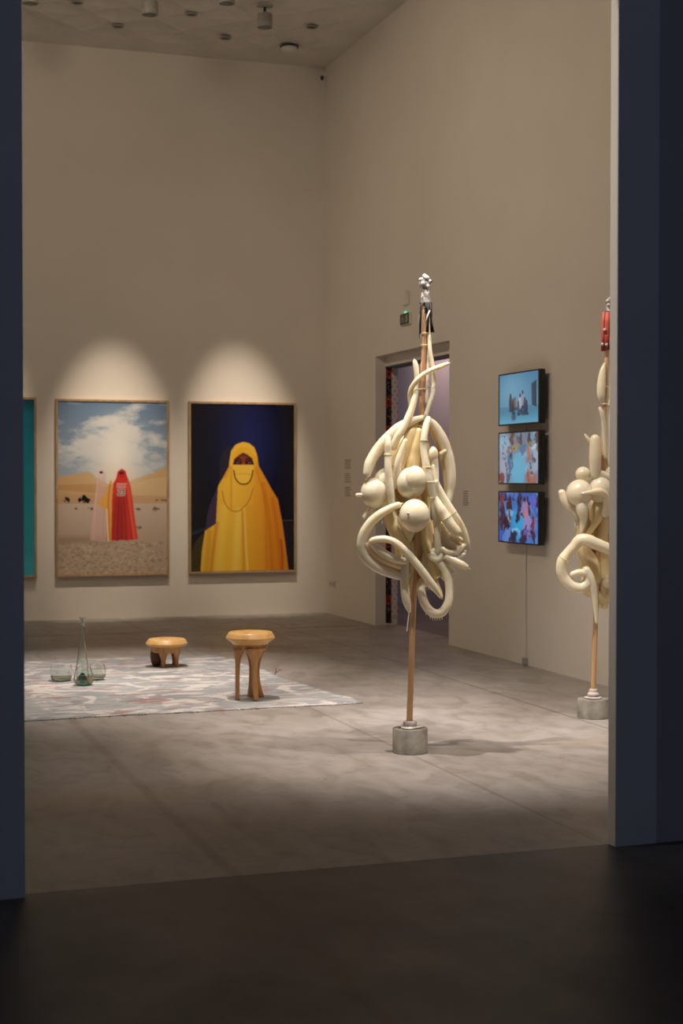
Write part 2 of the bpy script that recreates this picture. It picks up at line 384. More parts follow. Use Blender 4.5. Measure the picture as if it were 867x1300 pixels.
# ------------------------------------------------------------------ framed photographs on the back wall
def framed(x0, x1, z0, z1, label, pic, gain=(1.7, 2.0, 2.6)):
    o = empty('framed_photograph', ((x0+x1)/2, YB, z0), 0, label, 'picture', None)
    W = (x1-x0)/2; hh = z1-z0; b = .022; d = .045
    boxes('frame', [(-W, W, -d, 0, 0, b), (-W, W, -d, 0, hh-b, hh), (-W, -W+b, -d, 0, b, hh-b), (W-b, W, -d, 0, b, hh-b), (-W+b, W-b, -.012, -.002, b, hh-b)],
          m_frame, o)
    pic.build('print', (-W+b, -.036, hh-b), (2*W-2*b, 0, 0), (0, 0, -(hh-2*b)), m_print, o, gain)
    return o
def desert():
    p = Pic(300, 460, 85, 98, 808, 1220, 3); X, Y = p.X, p.Y
    t = np.clip((Y-98)/500, 0, 1)[..., None]
    p.A[:] = np.array([88, 106, 128])*(1-t)+np.array([140, 148, 158])*t
    n = p.noise(150, 70, 5)
    band = np.exp(-((X-470)/230)**2)*np.clip((Y-110)/260, 0, 1)
    p.put(np.clip((n+band*.55-.55)*4, 0, 1)*np.clip(1.3-abs(Y-330)/330, 0, 1), (205, 203, 200), .9)
    p.put(np.clip((p.noise(90, 40, 5)-.58)*5, 0, 1)*np.clip(1.2-abs(Y-400)/120, 0, 1), (196, 188, 182), .8)
    p.put(p.poly([(590, 130), (640, 105), (700, 170), (660, 240), (560, 290), (470, 330), (380, 320), (350, 250), (420, 180)])*0, (205, 200, 196), .8)
    for cx, cy, rx, ry, a in ((610, 150, 50, 45, .8), (650, 200, 60, 50, .8), (560, 220, 90, 70, .8), (480, 260, 110, 80, .8), (420, 200, 60, 40, .6), (260, 350, 70, 22, .6), (330, 320, 50, 30, .6), (700, 315, 75, 18, .6), (740, 225, 60, 12, .5), (180, 284, 26, 8, .5), (180, 420, 110, 30, .4)):
        p.put(p.ell(cx, cy, rx, ry, 1.1)*np.clip((n-.3)*3, 0, 1), (206, 203, 200), a)
    g = np.exp(-((X-470)/120)**2-((Y-470)/210)**2)
    p.put(g, (250, 248, 240), .98)
    p.put(p.poly([(85, 588), (160, 575), (290, 556), (345, 600), (430, 640), (560, 612), (620, 590), (720, 560), (808, 520), (808, 780), (85, 780)]), (190, 142, 88))
    p.put(p.poly([(560, 640), (700, 600), (808, 585), (808, 720), (560, 705)]), (200, 158, 105), .8)
    p.put(p.poly([(85, 640), (350, 632), (420, 660), (420, 700), (85, 670)]), (172, 118, 66), .7)
    p.put(p.poly([(85, 700), (808, 712), (808, 760), (85, 770)]), (178, 132, 88), .7)
    gg = np.exp(-((X-480)/130)**2-((Y-590)/75)**2); p.put(gg, (250, 225, 180), .75)
    t = np.clip((Y-762)/250, 0, 1); p.put((Y > 762).astype(float), (186, 156, 132))
    p.put((Y > 762)*t, (168, 136, 106), .9)
    p.put(np.clip(1-abs(Y-1000+.02*X)/40, 0, 1)*(X < 450), (120, 92, 68), .55)
    p.put((Y > 1010)*np.clip((p.noise(14, 8, 2)-.55)*6, 0, 1), (112, 88, 62), .55)
    p.put((Y > 1010)*np.clip((p.noise(20, 10, 2)-.62)*6, 0, 1), (196, 170, 136), .6)
    p.X = X+(p.noise(14, 12, 3)-.5)*34; p.Y = Y+(p.noise(14, 12, 3)-.5)*26
    for cx, cy, rx, ry in ((145, 735, 20, 14), (255, 726, 24, 18), (268, 740, 26, 13), (236, 738, 24, 10)): p.put(p.ell(cx, cy, rx, ry)*(.8+.4*p.noise(12, 9, 2)).clip(0, 1), (14, 12, 12))
    for cx, cy, rx, ry in ((205, 793, 13, 6), (303, 792, 14, 7), (735, 798, 22, 11), (612, 797, 18, 6), (620, 920, 14, 6), (735, 740, 10, 8), (790, 738, 22, 6)): p.put(p.ell(cx, cy, rx, ry, .6), (92, 58, 40), .9)
    p.X, p.Y = X, Y
    # pale see-through figure and orange drape
    p.put(p.poly([(368, 536), (345, 560), (338, 640), (312, 800), (290, 1000), (400, 1010), (404, 700), (396, 560)]), (214, 158, 140), .55)
    p.put(p.curve([(345, 600), (330, 760), (315, 990)], 4), (225, 190, 175), .5); p.put(p.curve([(385, 800), (380, 900), (385, 1000)], 5), (205, 130, 110), .5)
    p.put(p.ell(368, 565, 24, 26), (232, 200, 184), .7); p.put(p.ell(368, 558, 13, 8), (62, 34, 26))
    p.put(p.poly([(428, 605), (402, 690), (340, 762), (400, 800), (408, 920), (412, 1005), (440, 1005), (442, 620)]), (226, 148, 52), .95)
    p.put(p.curve([(425, 640), (415, 760), (420, 880), (425, 1000)], 5), (200, 90, 35), .8)
    p.put(p.curve([(405, 800), (408, 900), (414, 1005)], 5), (246, 206, 140), .9)
    # red cloaked figure
    body = p.poly([(505, 533), (478, 552), (466, 600), (447, 630), (440, 740), (436, 900), (434, 1000), (470, 1004), (500, 998), (540, 1003), (612, 994), (594, 880), (576, 730), (562, 640), (540, 580), (530, 548)])
    p.put(body, (204, 44, 30))
    fold = np.zeros_like(X)
    for k, xx in enumerate((456, 478, 505, 528, 556)): fold = np.maximum(fold, p.curve([(500+(xx-500)*.6, 700), (xx, 850), (500+(xx-500)*1.25, 1000)], 5)*(.9 if k % 2 else .6))
    p.put(body*np.clip((Y-690)/60, 0, 1)*np.clip(1-abs(X-490)/70, 0, 1), (138, 28, 26), .8)
    p.put(fold*body, (110, 22, 22), .65); p.put(body*p.curve([(545, 620), (560, 780), (588, 985)], 10), (232, 72, 46), .8)
    p.put(p.ell(503, 565, 24, 27)*body, (190, 34, 26)); p.put(p.ell(503, 562, 17, 9), (60, 30, 24))
    for k in range(5): p.put(p.curve([(478+13*k, 634), (474+13*k, 655)], 3), (228, 200, 190), .8)   # the small lettering, out of focus
    p.put(p.curve([(474, 630), (536, 630)], 3), (228, 200, 190), .5); p.put(p.curve([(474, 658), (536, 658)], 3), (228, 200, 190), .4)
    two = [(480, 674), (494, 671), (497, 682), (488, 692), (480, 704), (498, 704)]
    three = [(504, 673), (521, 673), (512, 685), (522, 693), (517, 704), (503, 703)]
    for q in (two, three): p.put(p.curve(q, 6.5), (235, 215, 200))
    for q in (two, three): p.put(p.curve(q, 2.6), (25, 12, 14))
    return p
def yellow():
    p = Pic(300, 470, 78, 108, 770, 1222, 5); X, Y = p.X, p.Y
    g = (np.exp(-((X-470)/230)**2-((Y-380)/430)**2))[..., None]
    p.A[:] = np.array([5, 6, 14])*(1-g)+np.array([20, 28, 74])*g
    p.put(p.poly([(350, 380), (300, 410), (268, 480), (265, 640), (335, 520)]), (32, 30, 42), .8)
    p.put(p.poly([(78, 1090), (110, 1020), (160, 965), (150, 1222), (78, 1222)]), (52, 50, 18), .9)
    p.put(p.poly([(78, 960), (170, 930), (240, 905), (240, 925), (78, 985)]), (28, 50, 58), .7)
    p.put(p.poly([(258, 655), (205, 770), (182, 860), (172, 955), (245, 905), (252, 780)]), (52, 42, 66), .9)
    p.put(np.clip(1-abs(Y-888)/9, 0, 1)*(X > 640), (70, 66, 84), .8)  # a room reflection painted into the print as a pale line
    p.put((Y > 900)*(X > 690), (24, 24, 34), .7)
    body = p.poly([(425, 360), (375, 378), (345, 420), (335, 480), (330, 525), (290, 600), (257, 655), (250, 780), (243, 905), (170, 952), (150, 1080), (140, 1222),
                   (732, 1222), (715, 1080), (690, 900), (660, 745), (620, 680), (570, 590), (530, 520), (520, 450), (500, 395), (465, 368)])
    t = np.clip((X-380)/260, 0, 1)[..., None]; base = np.array([236, 176, 48])*(1-t)+np.array([205, 122, 26])*t
    p.A = p.A*(1-body[..., None])+body[..., None]*base
    p.put(body*p.ell(428, 455, 90, 95, .3), (226, 164, 38))
    p.put(body*p.curve([(345, 500), (350, 440), (385, 395), (430, 380), (475, 395), (505, 440)], 12), (240, 184, 60), .6)
    fo = lambda pts, wd, c, a: p.put(body*p.curve(pts, wd), c, a)
    fo([(200, 960), (190, 1090), (180, 1222)], 16, (205, 135, 28), .6); fo([(250, 900), (225, 1080), (210, 1222)], 12, (190, 112, 24), .6)
    fo([(300, 800), (280, 1000), (262, 1222)], 26, (248, 200, 70), .6); fo([(345, 560), (345, 700), (345, 800)], 6, (196, 120, 30), .5)
    fo([(400, 820), (385, 1000), (375, 1222)], 24, (250, 206, 84), .6); fo([(430, 800), (440, 1000), (455, 1222)], 7, (250, 200, 92), .8)
    fo([(420, 820), (425, 1000), (430, 1222)], 9, (192, 118, 26), .5); fo([(500, 620), (530, 850), (545, 1222)], 20, (228, 146, 42), .5)
    fo([(560, 640), (600, 900), (620, 1222)], 14, (176, 96, 20), .5); fo([(620, 740), (655, 950), (680, 1222)], 12, (186, 96, 24), .6)
    fo([(520, 560), (570, 760), (585, 1222)], 8, (184, 100, 24), .5); fo([(680, 1020), (690, 1120), (690, 1222)], 8, (150, 50, 24), .6)
    fo([(305, 590), (340, 535), (430, 575), (525, 540), (560, 600)], 14, (206, 128, 34), .5)
    p.put(p.poly([(352, 590), (500, 590), (495, 780), (350, 784)])*body, (246, 190, 70), .22)
    fo([(285, 690), (300, 760), (335, 810), (385, 824), (435, 790), (470, 740), (492, 670)], 4, (160, 100, 30), .7)
    face = p.poly([(355, 513), (365, 478), (395, 448), (425, 432), (455, 445), (485, 470), (500, 513)])
    p.put(face, (74, 32, 26)); p.put(face*p.ell(425, 470, 34, 18, .8), (124, 58, 44), .8); p.put(face*p.ell(426, 505, 12, 14, .8), (150, 66, 50), .8)
    for ex in (390, 467):
        p.put(face*p.ell(ex, 498, 26, 11, .4), (30, 12, 12)); p.put(face*p.ell(ex, 499, 11, 4, .6), (150, 130, 124)); p.put(face*p.ell(ex, 499, 4, 4, .5), (8, 5, 5))
        p.put(face*p.curve([(ex-24, 478), (ex, 470), (ex+22, 478)], 4), (26, 10, 10), .8)
    veil = p.poly([(350, 512), (500, 513), (497, 545), (480, 615), (430, 642), (385, 622), (362, 560)])
    p.put(veil, (240, 186, 60)); p.put(veil*p.curve([(355, 580), (430, 572), (495, 582)], 5), (216, 146, 60), .6)
    p.put(p.curve([(363, 552), (372, 600), (398, 634), (430, 643), (462, 632), (482, 595), (490, 550)], 4), (44, 26, 12), .9)
    return p
def teal():
    p = Pic(160, 300, 0, 0, 100, 150, 8); X, Y = p.X, p.Y; t = (Y/150)[..., None]
    p.A[:] = np.array([4, 88, 100])*(1-t)+np.array([34, 138, 150])*t
    p.put(np.clip((p.noise(40, 30, 4)-.5)*4, 0, 1), (60, 150, 160), .35); p.put(np.clip(1-Y/12, 0, 1), (2, 40, 48), .8)
    p.put(p.poly([(0, 60), (30, 40), (60, 70), (85, 120), (100, 150), (0, 150)]), (70, 160, 170), .3)
    return p
framed(.93, 2.185, .462, 2.378, 'teal framed picture mostly hidden behind the dark partition at the left', teal())
framed(2.39, 3.617, .462, 2.368, 'framed desert photograph of a red cloaked figure numbered 23', desert())
framed(3.842, 5.072, .468, 2.366, 'framed photograph of a veiled person in yellow on dark blue', yellow(), (1.75, 1.55, 1.7))

# ------------------------------------------------------------------ screens on the right wall
def people_pic(seed, kind):
    p = Pic(180, 104, 0, 0, 170, 100, seed); X, Y = p.X, p.Y; r = p.rng
    if kind:
        p.X = X+(p.noise(16, 12, 3)-.5)*16; p.Y = Y+(p.noise(16, 12, 3)-.5)*14
    def folk(n, cols, heads, s0, s1):
        for k in range(n):
            cx, cy, sc = r.uniform(0, 170), r.uniform(0, 100), r.uniform(s0, s1); c = cols[r.randint(len(cols))]
            if abs(cx-85) < 26 and 45 < cy < 90: continue
            p.put(p.ell(cx, cy+7*sc, 5*sc, 8*sc, .4), c, .8); p.put(p.ell(cx+4*sc, cy+9*sc, 5*sc, 2*sc, .5), heads, .7); p.put(p.ell(cx, cy-3*sc, 2.6*sc, 3.2*sc, .4), heads, .9)
    if kind == 0:
        t = (Y/100)[..., None]; p.A[:] = np.array([78, 138, 178])*(1-t)+np.array([96, 166, 200])*t
        p.put(np.exp(-((X-60)/60)**2-((Y-30)/40)**2), (128, 186, 216), .6)
        p.put((Y > 66).astype(float), (72, 128, 158), .6); p.put(np.clip((Y-74)/24, 0, 1), (110, 186, 220), .8)
        p.put(p.poly([(140, 24), (160, 18), (161, 70), (142, 66)]), (44, 66, 92)); p.put(p.poly([(155, 20), (161, 17), (161, 70), (155, 69)]), (30, 50, 74))
        for cx, cy, s, c in ((50, 58, 1, (40, 44, 64)), (62, 66, .9, (30, 38, 58)), (70, 60, .7, (140, 96, 84)), (92, 60, 1, (190, 200, 215)), (103, 54, 1, (150, 160, 190)), (112, 66, .9, (52, 62, 92)), (84, 70, .8, (70, 84, 110)), (120, 70, .8, (30, 50, 80))):
            p.put(p.ell(cx, cy, 7*s, 15*s, .4), c, .9); p.put(p.ell(cx, cy-15*s, 3.4*s, 4*s, .4), (46, 28, 28), .95); p.put(p.ell(cx+2, cy+15*s, 9*s, 4*s, .5), (34, 52, 80), .8)
        p.put(p.ell(64, 87, 10, 7, .6), (60, 78, 100), .8); p.put(p.ell(106, 80, 12, 5, .6), (48, 60, 84), .8)
    elif kind == 1:
        p.A[:] = (118, 160, 196); p.put(np.clip((p.noise(40, 30, 4)-.45)*4, 0, 1), (196, 204, 218), .8)
        p.put(p.poly([(0, 0), (130, 0), (160, 30), (60, 40), (20, 20)]), (128, 128, 140), .7)
        p.put(p.ell(86, 72, 34, 34, .5), (104, 190, 226), .9)
        for cx, cy, rx, ry, c in ((20, 20, 26, 18, (150, 196, 226)), (56, 10, 9, 12, (96, 58, 44)), (70, 28, 10, 7, (176, 158, 60)), (46, 34, 12, 9, (172, 110, 90)), (130, 12, 8, 14, (70, 54, 60)), (134, 22, 6, 5, (180, 150, 50)), (96, 10, 6, 14, (60, 64, 74)), (106, 34, 14, 10, (86, 118, 160)), (130, 44, 9, 16, (196, 116, 96)), (50, 58, 15, 15, (56, 110, 156)), (18, 60, 18, 30, (170, 176, 200)), (12, 92, 12, 12, (130, 54, 50)), (40, 90, 8, 12, (58, 90, 120)), (140, 90, 26, 14, (190, 110, 90)), (160, 50, 14, 26, (180, 190, 210)), (164, 10, 12, 14, (90, 60, 56)), (155, 30, 16, 4, (200, 226, 240))):
            p.put(p.ell(cx, cy, rx, ry, .35), c, .85)
        p.put(p.ell(50, 44, 6, 6, .4), (40, 26, 28), .9)
        folk(26, [(180, 190, 214), (150, 170, 200), (120, 90, 92), (90, 130, 170)], (84, 58, 56), .5, 1.1)
    else:
        p.A[:] = (62, 104, 196); p.put(np.clip((p.noise(30, 24, 4)-.45)*4, 0, 1), (96, 156, 226), .8)
        p.put(np.exp(-((X-85)/40)**2-((Y-60)/35)**2), (40, 190, 240), .9)
        for cx, cy, rx, ry, c in ((12, 14, 10, 18, (120, 52, 60)), (16, 50, 12, 26, (62, 30, 40)), (30, 66, 14, 16, (34, 20, 40)), (46, 30, 11, 24, (30, 22, 40)), (40, 22, 6, 9, (80, 40, 40)), (44, 52, 7, 8, (220, 190, 90)), (48, 40, 16, 8, (150, 200, 240)), (92, 16, 8, 18, (26, 20, 30)), (88, 40, 12, 14, (30, 44, 90)), (82, 52, 6, 8, (16, 16, 30)), (112, 14, 6, 9, (60, 30, 40)), (120, 30, 17, 14, (190, 140, 190)), (118, 44, 10, 10, (220, 130, 140)), (128, 64, 24, 22, (170, 150, 210)), (118, 84, 22, 10, (110, 90, 160)), (146, 62, 7, 22, (150, 30, 60)), (152, 84, 8, 10, (70, 30, 60)), (64, 90, 16, 12, (24, 22, 50)), (40, 84, 14, 10, (110, 150, 226)), (108, 92, 16, 8, (40, 26, 60)), (10, 90, 10, 12, (60, 110, 220)), (150, 16, 14, 14, (100, 110, 220))):
            p.put(p.ell(cx, cy, rx, ry, .35), c, .85)
        p.put(p.curve([(60, 78), (76, 74), (92, 82)], 2.5), (170, 220, 250), .8); p.put(p.curve([(100, 84), (112, 74), (122, 66)], 2), (30, 20, 50), .8)
    if kind == 2: folk(30, [(90, 130, 220), (60, 60, 120), (170, 150, 200), (30, 26, 50), (60, 150, 230)], (34, 20, 36), .5, 1.2)
    return p
SX = XR-.09; SY0, SY1 = 10.872, 11.635
for k, (zt, zb, lb) in enumerate([(2.372, 1.948, 'wall screen with a pale blue room and seated group, topmost of three'),
                              (1.893, 1.466, 'wall screen with a white and blue crowd, middle of three'),
                              (1.410, .987, 'wall screen with a deep blue crowd, lowest of three')]):
    o = empty('wall_screen', (SX, (SY0+SY1)/2, zb), 0, lb, 'screen', 'column of screens on the right wall')
    W = (SY1-SY0)/2; hh = zt-zb; b = .011
    boxes('casing', [(.004, .05, -W, W, 0, hh)], m_black, o, .004)
    boxes('bezel', [(-.002, .006, -W, W, 0, b), (-.002, .006, -W, W, hh-b, hh), (-.002, .006, -W, -W+b*2.0, b, hh-b), (-.002, .006, W-b, W, b, hh-b)], m_black, o)
    boxes('wall_mount', [(.05, .09, -.12, .12, .08, hh-.08)], m_dark, o)
    people_pic(20+k, k).build('display', (.002, W-b, hh-b), (0, -(2*W-3*b), 0), (0, 0, -(hh-2*b)), m_screen, o)
def cable(z0, z1, lb):
    tag(tubes('power_cable', [[(XR-.008, 11.28, z0, .006), (XR-.008, 11.282, (z0+z1)/2, .006), (XR-.008, 11.28, z1, .006)]], m_white, None, seg=8), lb, 'cable', 'cables of the wall screens')
cable(1.90, 1.945, 'short white cable between the top and the middle screen'); cable(1.413, 1.463, 'short white cable between the middle and the lowest screen')
tag(tubes('power_cable', [[(XR-.008, 11.28, .985, .006), (XR-.008, 11.283, .5, .006), (XR-.008, 11.28, .05, .006)]], m_white, None, seg=8),
    'long white cable running from the lowest screen down to the floor', 'cable', 'cables of the wall screens')
tag(boxes('floor_outlet', [(XR-.03, XR, 11.25, 11.31, .0, .06)], m_fix, None, .005), 'small outlet at the foot of the long white cable', 'outlet')

# exit sign, sensor, wall texts, socket
o = empty('exit_sign', (XR, 13.96, 3.01), 0, 'small green exit sign with running figure, above the doorway', 'exit sign')
boxes('housing', [(-.028, 0, -.125, .125, 0, .115)], m_wall, o, .004)
p = Pic(80, 44, 0, 0, 100, 50, 2); p.A[:] = (14, 40, 24)
p.put(p.poly([(60, 8), (84, 8), (84, 44), (60, 44)]), (150, 165, 150)); p.put(p.ell(30, 12, 4.5, 4.5), (150, 168, 150))
for c in ([(30, 18), (26, 30)], [(26, 30), (18, 36), (12, 36)], [(26, 30), (32, 38), (30, 45)], [(30, 20), (38, 26), (44, 24)], [(29, 20), (20, 22), (18, 28)], [(44, 35), (54, 35)]): p.put(p.curve(c, 2.6), (150, 168, 150))
p.build('pictogram_panel', (-.0295, .12, .11), (0, -.24, 0), (0, 0, -.105), print_mat('sign_print', (1, 1, 1), .3), o)
lathe('indicator_lamp', [(.014, 0), (.013, .01), (.006, .016)], m_green, o, 16, (-.018, .005, .115))
tag(boxes('wall_sensor', [(XR-.035, XR, 13.90, 14.02, 3.20, 3.34)], m_wall, None, .008), 'small pale sensor box on the wall above the exit sign', 'sensor')
def wall_text(y0, y1, z0, z1, rows, lb, seed, grp='vinyl wall texts left of the doorway'):
    r = random.Random(seed); bl = []; dz = (z1-z0)/rows
    for i in range(rows):
        z = z1-dz*(i+.7); y = y1
        end = y0+(y1-y0)*r.uniform(0, .25)
        while y > end+.02:
            l = r.uniform(.015, .05); bl.append((XR-.0025, XR+.001, max(end, y-l), y, z, z+dz*.42)); y -= l+.009
    tag(boxes('wall_text', bl, m_grey), lb, 'wall text', grp)
wall_text(15.60, 15.83, 1.62, 1.73, 5, 'block of grey wall text left of the doorway, topmost of three', 1)
wall_text(15.60, 15.83, 1.47, 1.58, 5, 'block of grey wall text left of the doorway, middle of three', 2)
wall_text(15.60, 15.83, 1.32, 1.43, 5, 'block of grey wall text left of the doorway, lowest of three', 3)
wall_text(12.44, 12.58, 1.27, 1.41, 7, 'small block of grey text between the doorway and the screens', 4, None)
o = empty('wall_socket', (XR, 16.25, .30), 0, 'double white wall socket low on the wall near the back corner', 'socket')
boxes('cover_plate', [(-.012, 0, -.11, .11, 0, .085)], m_white, o, .003)
for y in (-.05, .05): lathe('outlet', [(.028, 0), (.028, .002)], m_fix, o, 20).matrix_local = Matrix.Translation((-.0125, y, .043)) @ Matrix.Rotation(-PI/2, 4, 'Y')

# ------------------------------------------------------------------ patterned textiles lining the doorway jamb
p = Pic(40, 620, 0, 0, 8, 270, 4); r = p.rng; p.A[:] = (16, 12, 12)
for k in range(9):
    p.put(((p.Y > k*30+1) & (p.Y < k*30+11)).astype(float), (138, 26, 16)); p.put(p.ell(4, k*30+6, 2, 2.4), (40, 16, 12))
for k in range(260): p.put(p.ell(r.uniform(0, 8), r.uniform(0, 270), .7, .5), (150, 120, 84) if k % 3 else (110, 28, 20), .8)
o = p.build('patterned_textile', (TR+.002, YD1-.006, 2.655), (.062, 0, 0), (0, 0, -2.63), m_fab, None, (1.9, 2, 2.3))
tag(o, 'narrow black and red patterned textile strip lining the doorway', 'textile'); md = o.modifiers.new('thick', 'SOLIDIFY'); md.thickness = .004
p = Pic(60, 620, 0, 0, 8, 270, 4); p.A[:] = (206, 190, 190)
for k in range(60):
    for x in ((4,) if k % 2 else (.6, 7.4)): p.put(p.ell(x, k*4.5+2, .8, 1.0, .5), (120, 84, 98), .8)
o = p.build('dotted_textile', (TR+.064, YD1-.007, 2.655), (.066, 0, 0), (0, 0, -2.58), m_fab, None, (2, 2.1, 2.4))
tag(o, 'white textile strip with small dark dots, lining the doorway', 'textile'); md = o.modifiers.new('thick', 'SOLIDIFY'); md.thickness = .004

# ------------------------------------------------------------------ rug
def rug():
    A, B, Cc, D = Vector((3.432, 9.692, 0)), Vector((3.207, 12.752, 0)), Vector((-1.6, 12.95, 0)), Vector((-1.5, 9.55, 0))
    nx, ny = 160, 90; rng = random.Random(4); v = []; n0 = [rng.uniform(-1, 1) for _ in range(400)]
    for j in range(ny+1):
        for i in range(nx+1):
            a, b = i/nx, j/ny; P = (D*(1-a)+A*a)*(1-b)+(Cc*(1-a)+B*a)*b
            e = .02*math.sin(b*9+1)+.012*math.sin(b*23)+.006*n0[j]
            f_ = .010*math.sin(a*31)+.008*math.sin(a*12)+.004*n0[200+i]
            P = P+Vector((e*a, f_*(1 if j == 0 else 1 if j == ny else 0)*(1), 0))
            z = .007+.0018*math.sin(i*.7)*math.sin(j*.55)
            v.append((P.x, P.y, z))
    f = [(j*(nx+1)+i, j*(nx+1)+i+1, (j+1)*(nx+1)+i+1, (j+1)*(nx+1)+i) for j in range(ny) for i in range(nx)]
    m = mat('marbled_rug', (.4,.4,.4), .95); t = m.node_tree; N = t.nodes; L = t.links; b = N['Principled BSDF']
    tc = N.new('ShaderNodeTexCoord')
    def noise(sc, st, det=6, dist=0, loc=(0,0,0)):
        mp = N.new('ShaderNodeMapping'); mp.inputs['Scale'].default_value = st; mp.inputs['Location'].default_value = loc; L.new(tc.outputs['Object'], mp.inputs[0])
        n = N.new('ShaderNodeTexNoise'); n.inputs['Scale'].default_value = sc; n.inputs['Detail'].default_value = det; n.inputs['Distortion'].default_value = dist
        L.new(mp.outputs[0], n.inputs['Vector']); return n.outputs['Fac']
    def ramp(fac, a, c):
        r = N.new('ShaderNodeMapRange'); r.inputs[1].default_value = a; r.inputs[2].default_value = c; L.new(fac, r.inputs[0]); return r.outputs[0]
    def mix(f_, a, c, k=1.):
        x = N.new('ShaderNodeMixRGB'); y = N.new('ShaderNodeMath'); y.operation = 'MULTIPLY'; L.new(f_, y.inputs[0]); y.inputs[1].default_value = k; L.new(y.outputs[0], x.inputs[0])
        for i_, q in ((1, a), (2, c)):
            if isinstance(q, tuple): x.inputs[i_].default_value = (*q, 1)
            else: L.new(q, x.inputs[i_])
        return x.outputs[0]
    c = mix(ramp(noise(2.2, (1, 1.2, 1), 8, .8), .35, .65), (.27, .285, .30), (.40, .41, .42))
    c = mix(ramp(noise(1.5, (1, 1.5, 1), 7, 2.6, (3, 1, 0)), .55, .60), c, (.70, .655, .63), .85)
    c = mix(ramp(noise(2.6, (1, 1.4, 1), 7, 2.2, (7, 2, 0)), .585, .63), c, (.70, .65, .63), .75)
    c = mix(ramp(noise(1.6, (1.1, 2.0, 1), 6, 2.4, (1, 9, 0)), .60, .63), c, (.36, .17, .15), .75)
    c = mix(ramp(noise(3.2, (1, 2, 1), 4, 2.5, (5, 5, 0)), .62, .66), c, (.20, .15, .15), .6)
    c = mix(ramp(noise(4.5, (.8, 3.2, 1), 7, 1.2, (2, 4, 0)), .58, .64), c, (.68, .63, .61), .6)
    c = mix(ramp(noise(120, (1, 1, 1), 2), .3, .7), c, (.30, .30, .30), .22)
    L.new(c, b.inputs['Base Color'])
    bp = N.new('ShaderNodeBump'); bp.inputs['Strength'].default_value = .3; bp.inputs['Distance'].default_value = .004; L.new(noise(160, (1,1,1), 2), bp.inputs['Height']); L.new(bp.outputs[0], b.inputs['Normal'])
    o = pydata('rug', v, f, m); md = o.modifiers.new('thick', 'SOLIDIFY'); md.thickness = .007; md.offset = -1
    tag(o, 'grey blue rug marbled with white and rust streaks on the concrete floor', 'rug')
    # loose threads along its edge
    return o
rg = rug()
TL = []; rr = random.Random(9)
for k in range(46):
    a = rr.random(); x = -.4+3.83*a; y = 9.555+.14*(x+1.5)/4.93
    TL.append([(x, y+.01, .008, .0015), (x+rr.uniform(-.01, .01), y-.012, .004, .0015), (x+rr.uniform(-.015, .015), y-.03, .003, .0012)])
TL.append([(3.30, 11.3, .008, .003), (3.31, 11.3, .03, .003), (3.305, 11.295, .055, .002)]); TL.append([(3.31, 11.3, .02, .002), (3.33, 11.3, .035, .002), (3.35, 11.3, .04, .002)])
tubes('fringe', TL, m_blk2, rg, seg=5, n=3)['kind'] = 'stuff'

# ------------------------------------------------------------------ stools
def leg_shell(name, parent, m, ang, H0, prof, half):
    """a carved plate leg: prof rows (z, r_in, r_out), half(z) = half its tangential width"""
    v = []; f = []; ns = len(prof); K = 12
    ca, sa = math.cos(ang), math.sin(ang)
    for z, ri, ro in prof:
        hw = half(z); rm, dr = (ri+ro)/2, (ro-ri)/2
        for k in range(K):
            t = 2*PI*k/K+PI/K; c_, s_ = math.cos(t), math.sin(t)
            ex = .45; cx = math.copysign(abs(c_)**ex, c_); sx = math.copysign(abs(s_)**ex, s_)
            r_ = rm+dr*cx; w_ = hw*sx
            v.append((r_*ca-w_*sa, r_*sa+w_*ca, z))
    for i in range(ns-1):
        for k in range(K): f.append((i*K+k, i*K+(k+1) % K, (i+1)*K+(k+1) % K, (i+1)*K+k))
    f += [tuple(range(K-1, -1, -1)), tuple(range((ns-1)*K, ns*K))]
    return pydata(name, v, f, m, parent)
S = .165/30.5
o = empty('tall_stool', (2.777, 10.10, .009), -YAW, 'tall honey coloured wooden stool with arched legs standing on the rug', 'stool')
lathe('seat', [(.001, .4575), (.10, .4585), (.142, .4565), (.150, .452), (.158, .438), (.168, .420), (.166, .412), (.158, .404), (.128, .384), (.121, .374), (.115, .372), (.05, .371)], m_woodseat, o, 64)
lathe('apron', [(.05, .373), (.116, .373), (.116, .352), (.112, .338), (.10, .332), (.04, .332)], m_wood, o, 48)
def arch(z, top=.335, w0=.019, w1=.085, p=4): t = max(0, z)/top; return w0+(w1-w0)*t**p
zs = [0, .01, .05, .1, .15, .2, .24, .27, .29, .31, .33, .352]
for ang, w0, wm, fl in ((math.radians(214), .013, .060, .0), (math.radians(293), .018, .074, .0), (math.radians(72), .056, .10, 1)):
    pr = []; hw = {}
    for z in zs:
        t = z/.352
        if fl:   # broad rear plate, waisted in the middle
            hw[z] = .036+.026*max(0, (.5-t)/.5)**2+.062*max(0, (t-.5)/.5)**2.2; pr.append((z, .078-.02*math.sin(PI*t), .112-.025*math.sin(PI*t)))
        else:
            hw[z] = w0+(wm-w0)*max(0, (t-.66)/.34)**2.0; ro = .116 if ang < 4 else .125-.028*math.sin(PI*t); pr.append((z, ro-.026-.03*t**5, ro))
    leg_shell('leg', o, m_wood, ang, .335, pr, lambda z, h_=hw: h_[z])
o = empty('low_stool', (2.626, 12.08, .009), -YAW, 'low round wooden stool with stubby carved legs standing on the rug', 'stool')
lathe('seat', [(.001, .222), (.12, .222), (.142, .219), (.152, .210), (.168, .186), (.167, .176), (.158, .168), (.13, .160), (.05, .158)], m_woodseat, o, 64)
lathe('apron', [(.05, .160), (.125, .161), (.125, .13), (.118, .115), (.10, .110), (.04, .110)], m_wood, o, 48)
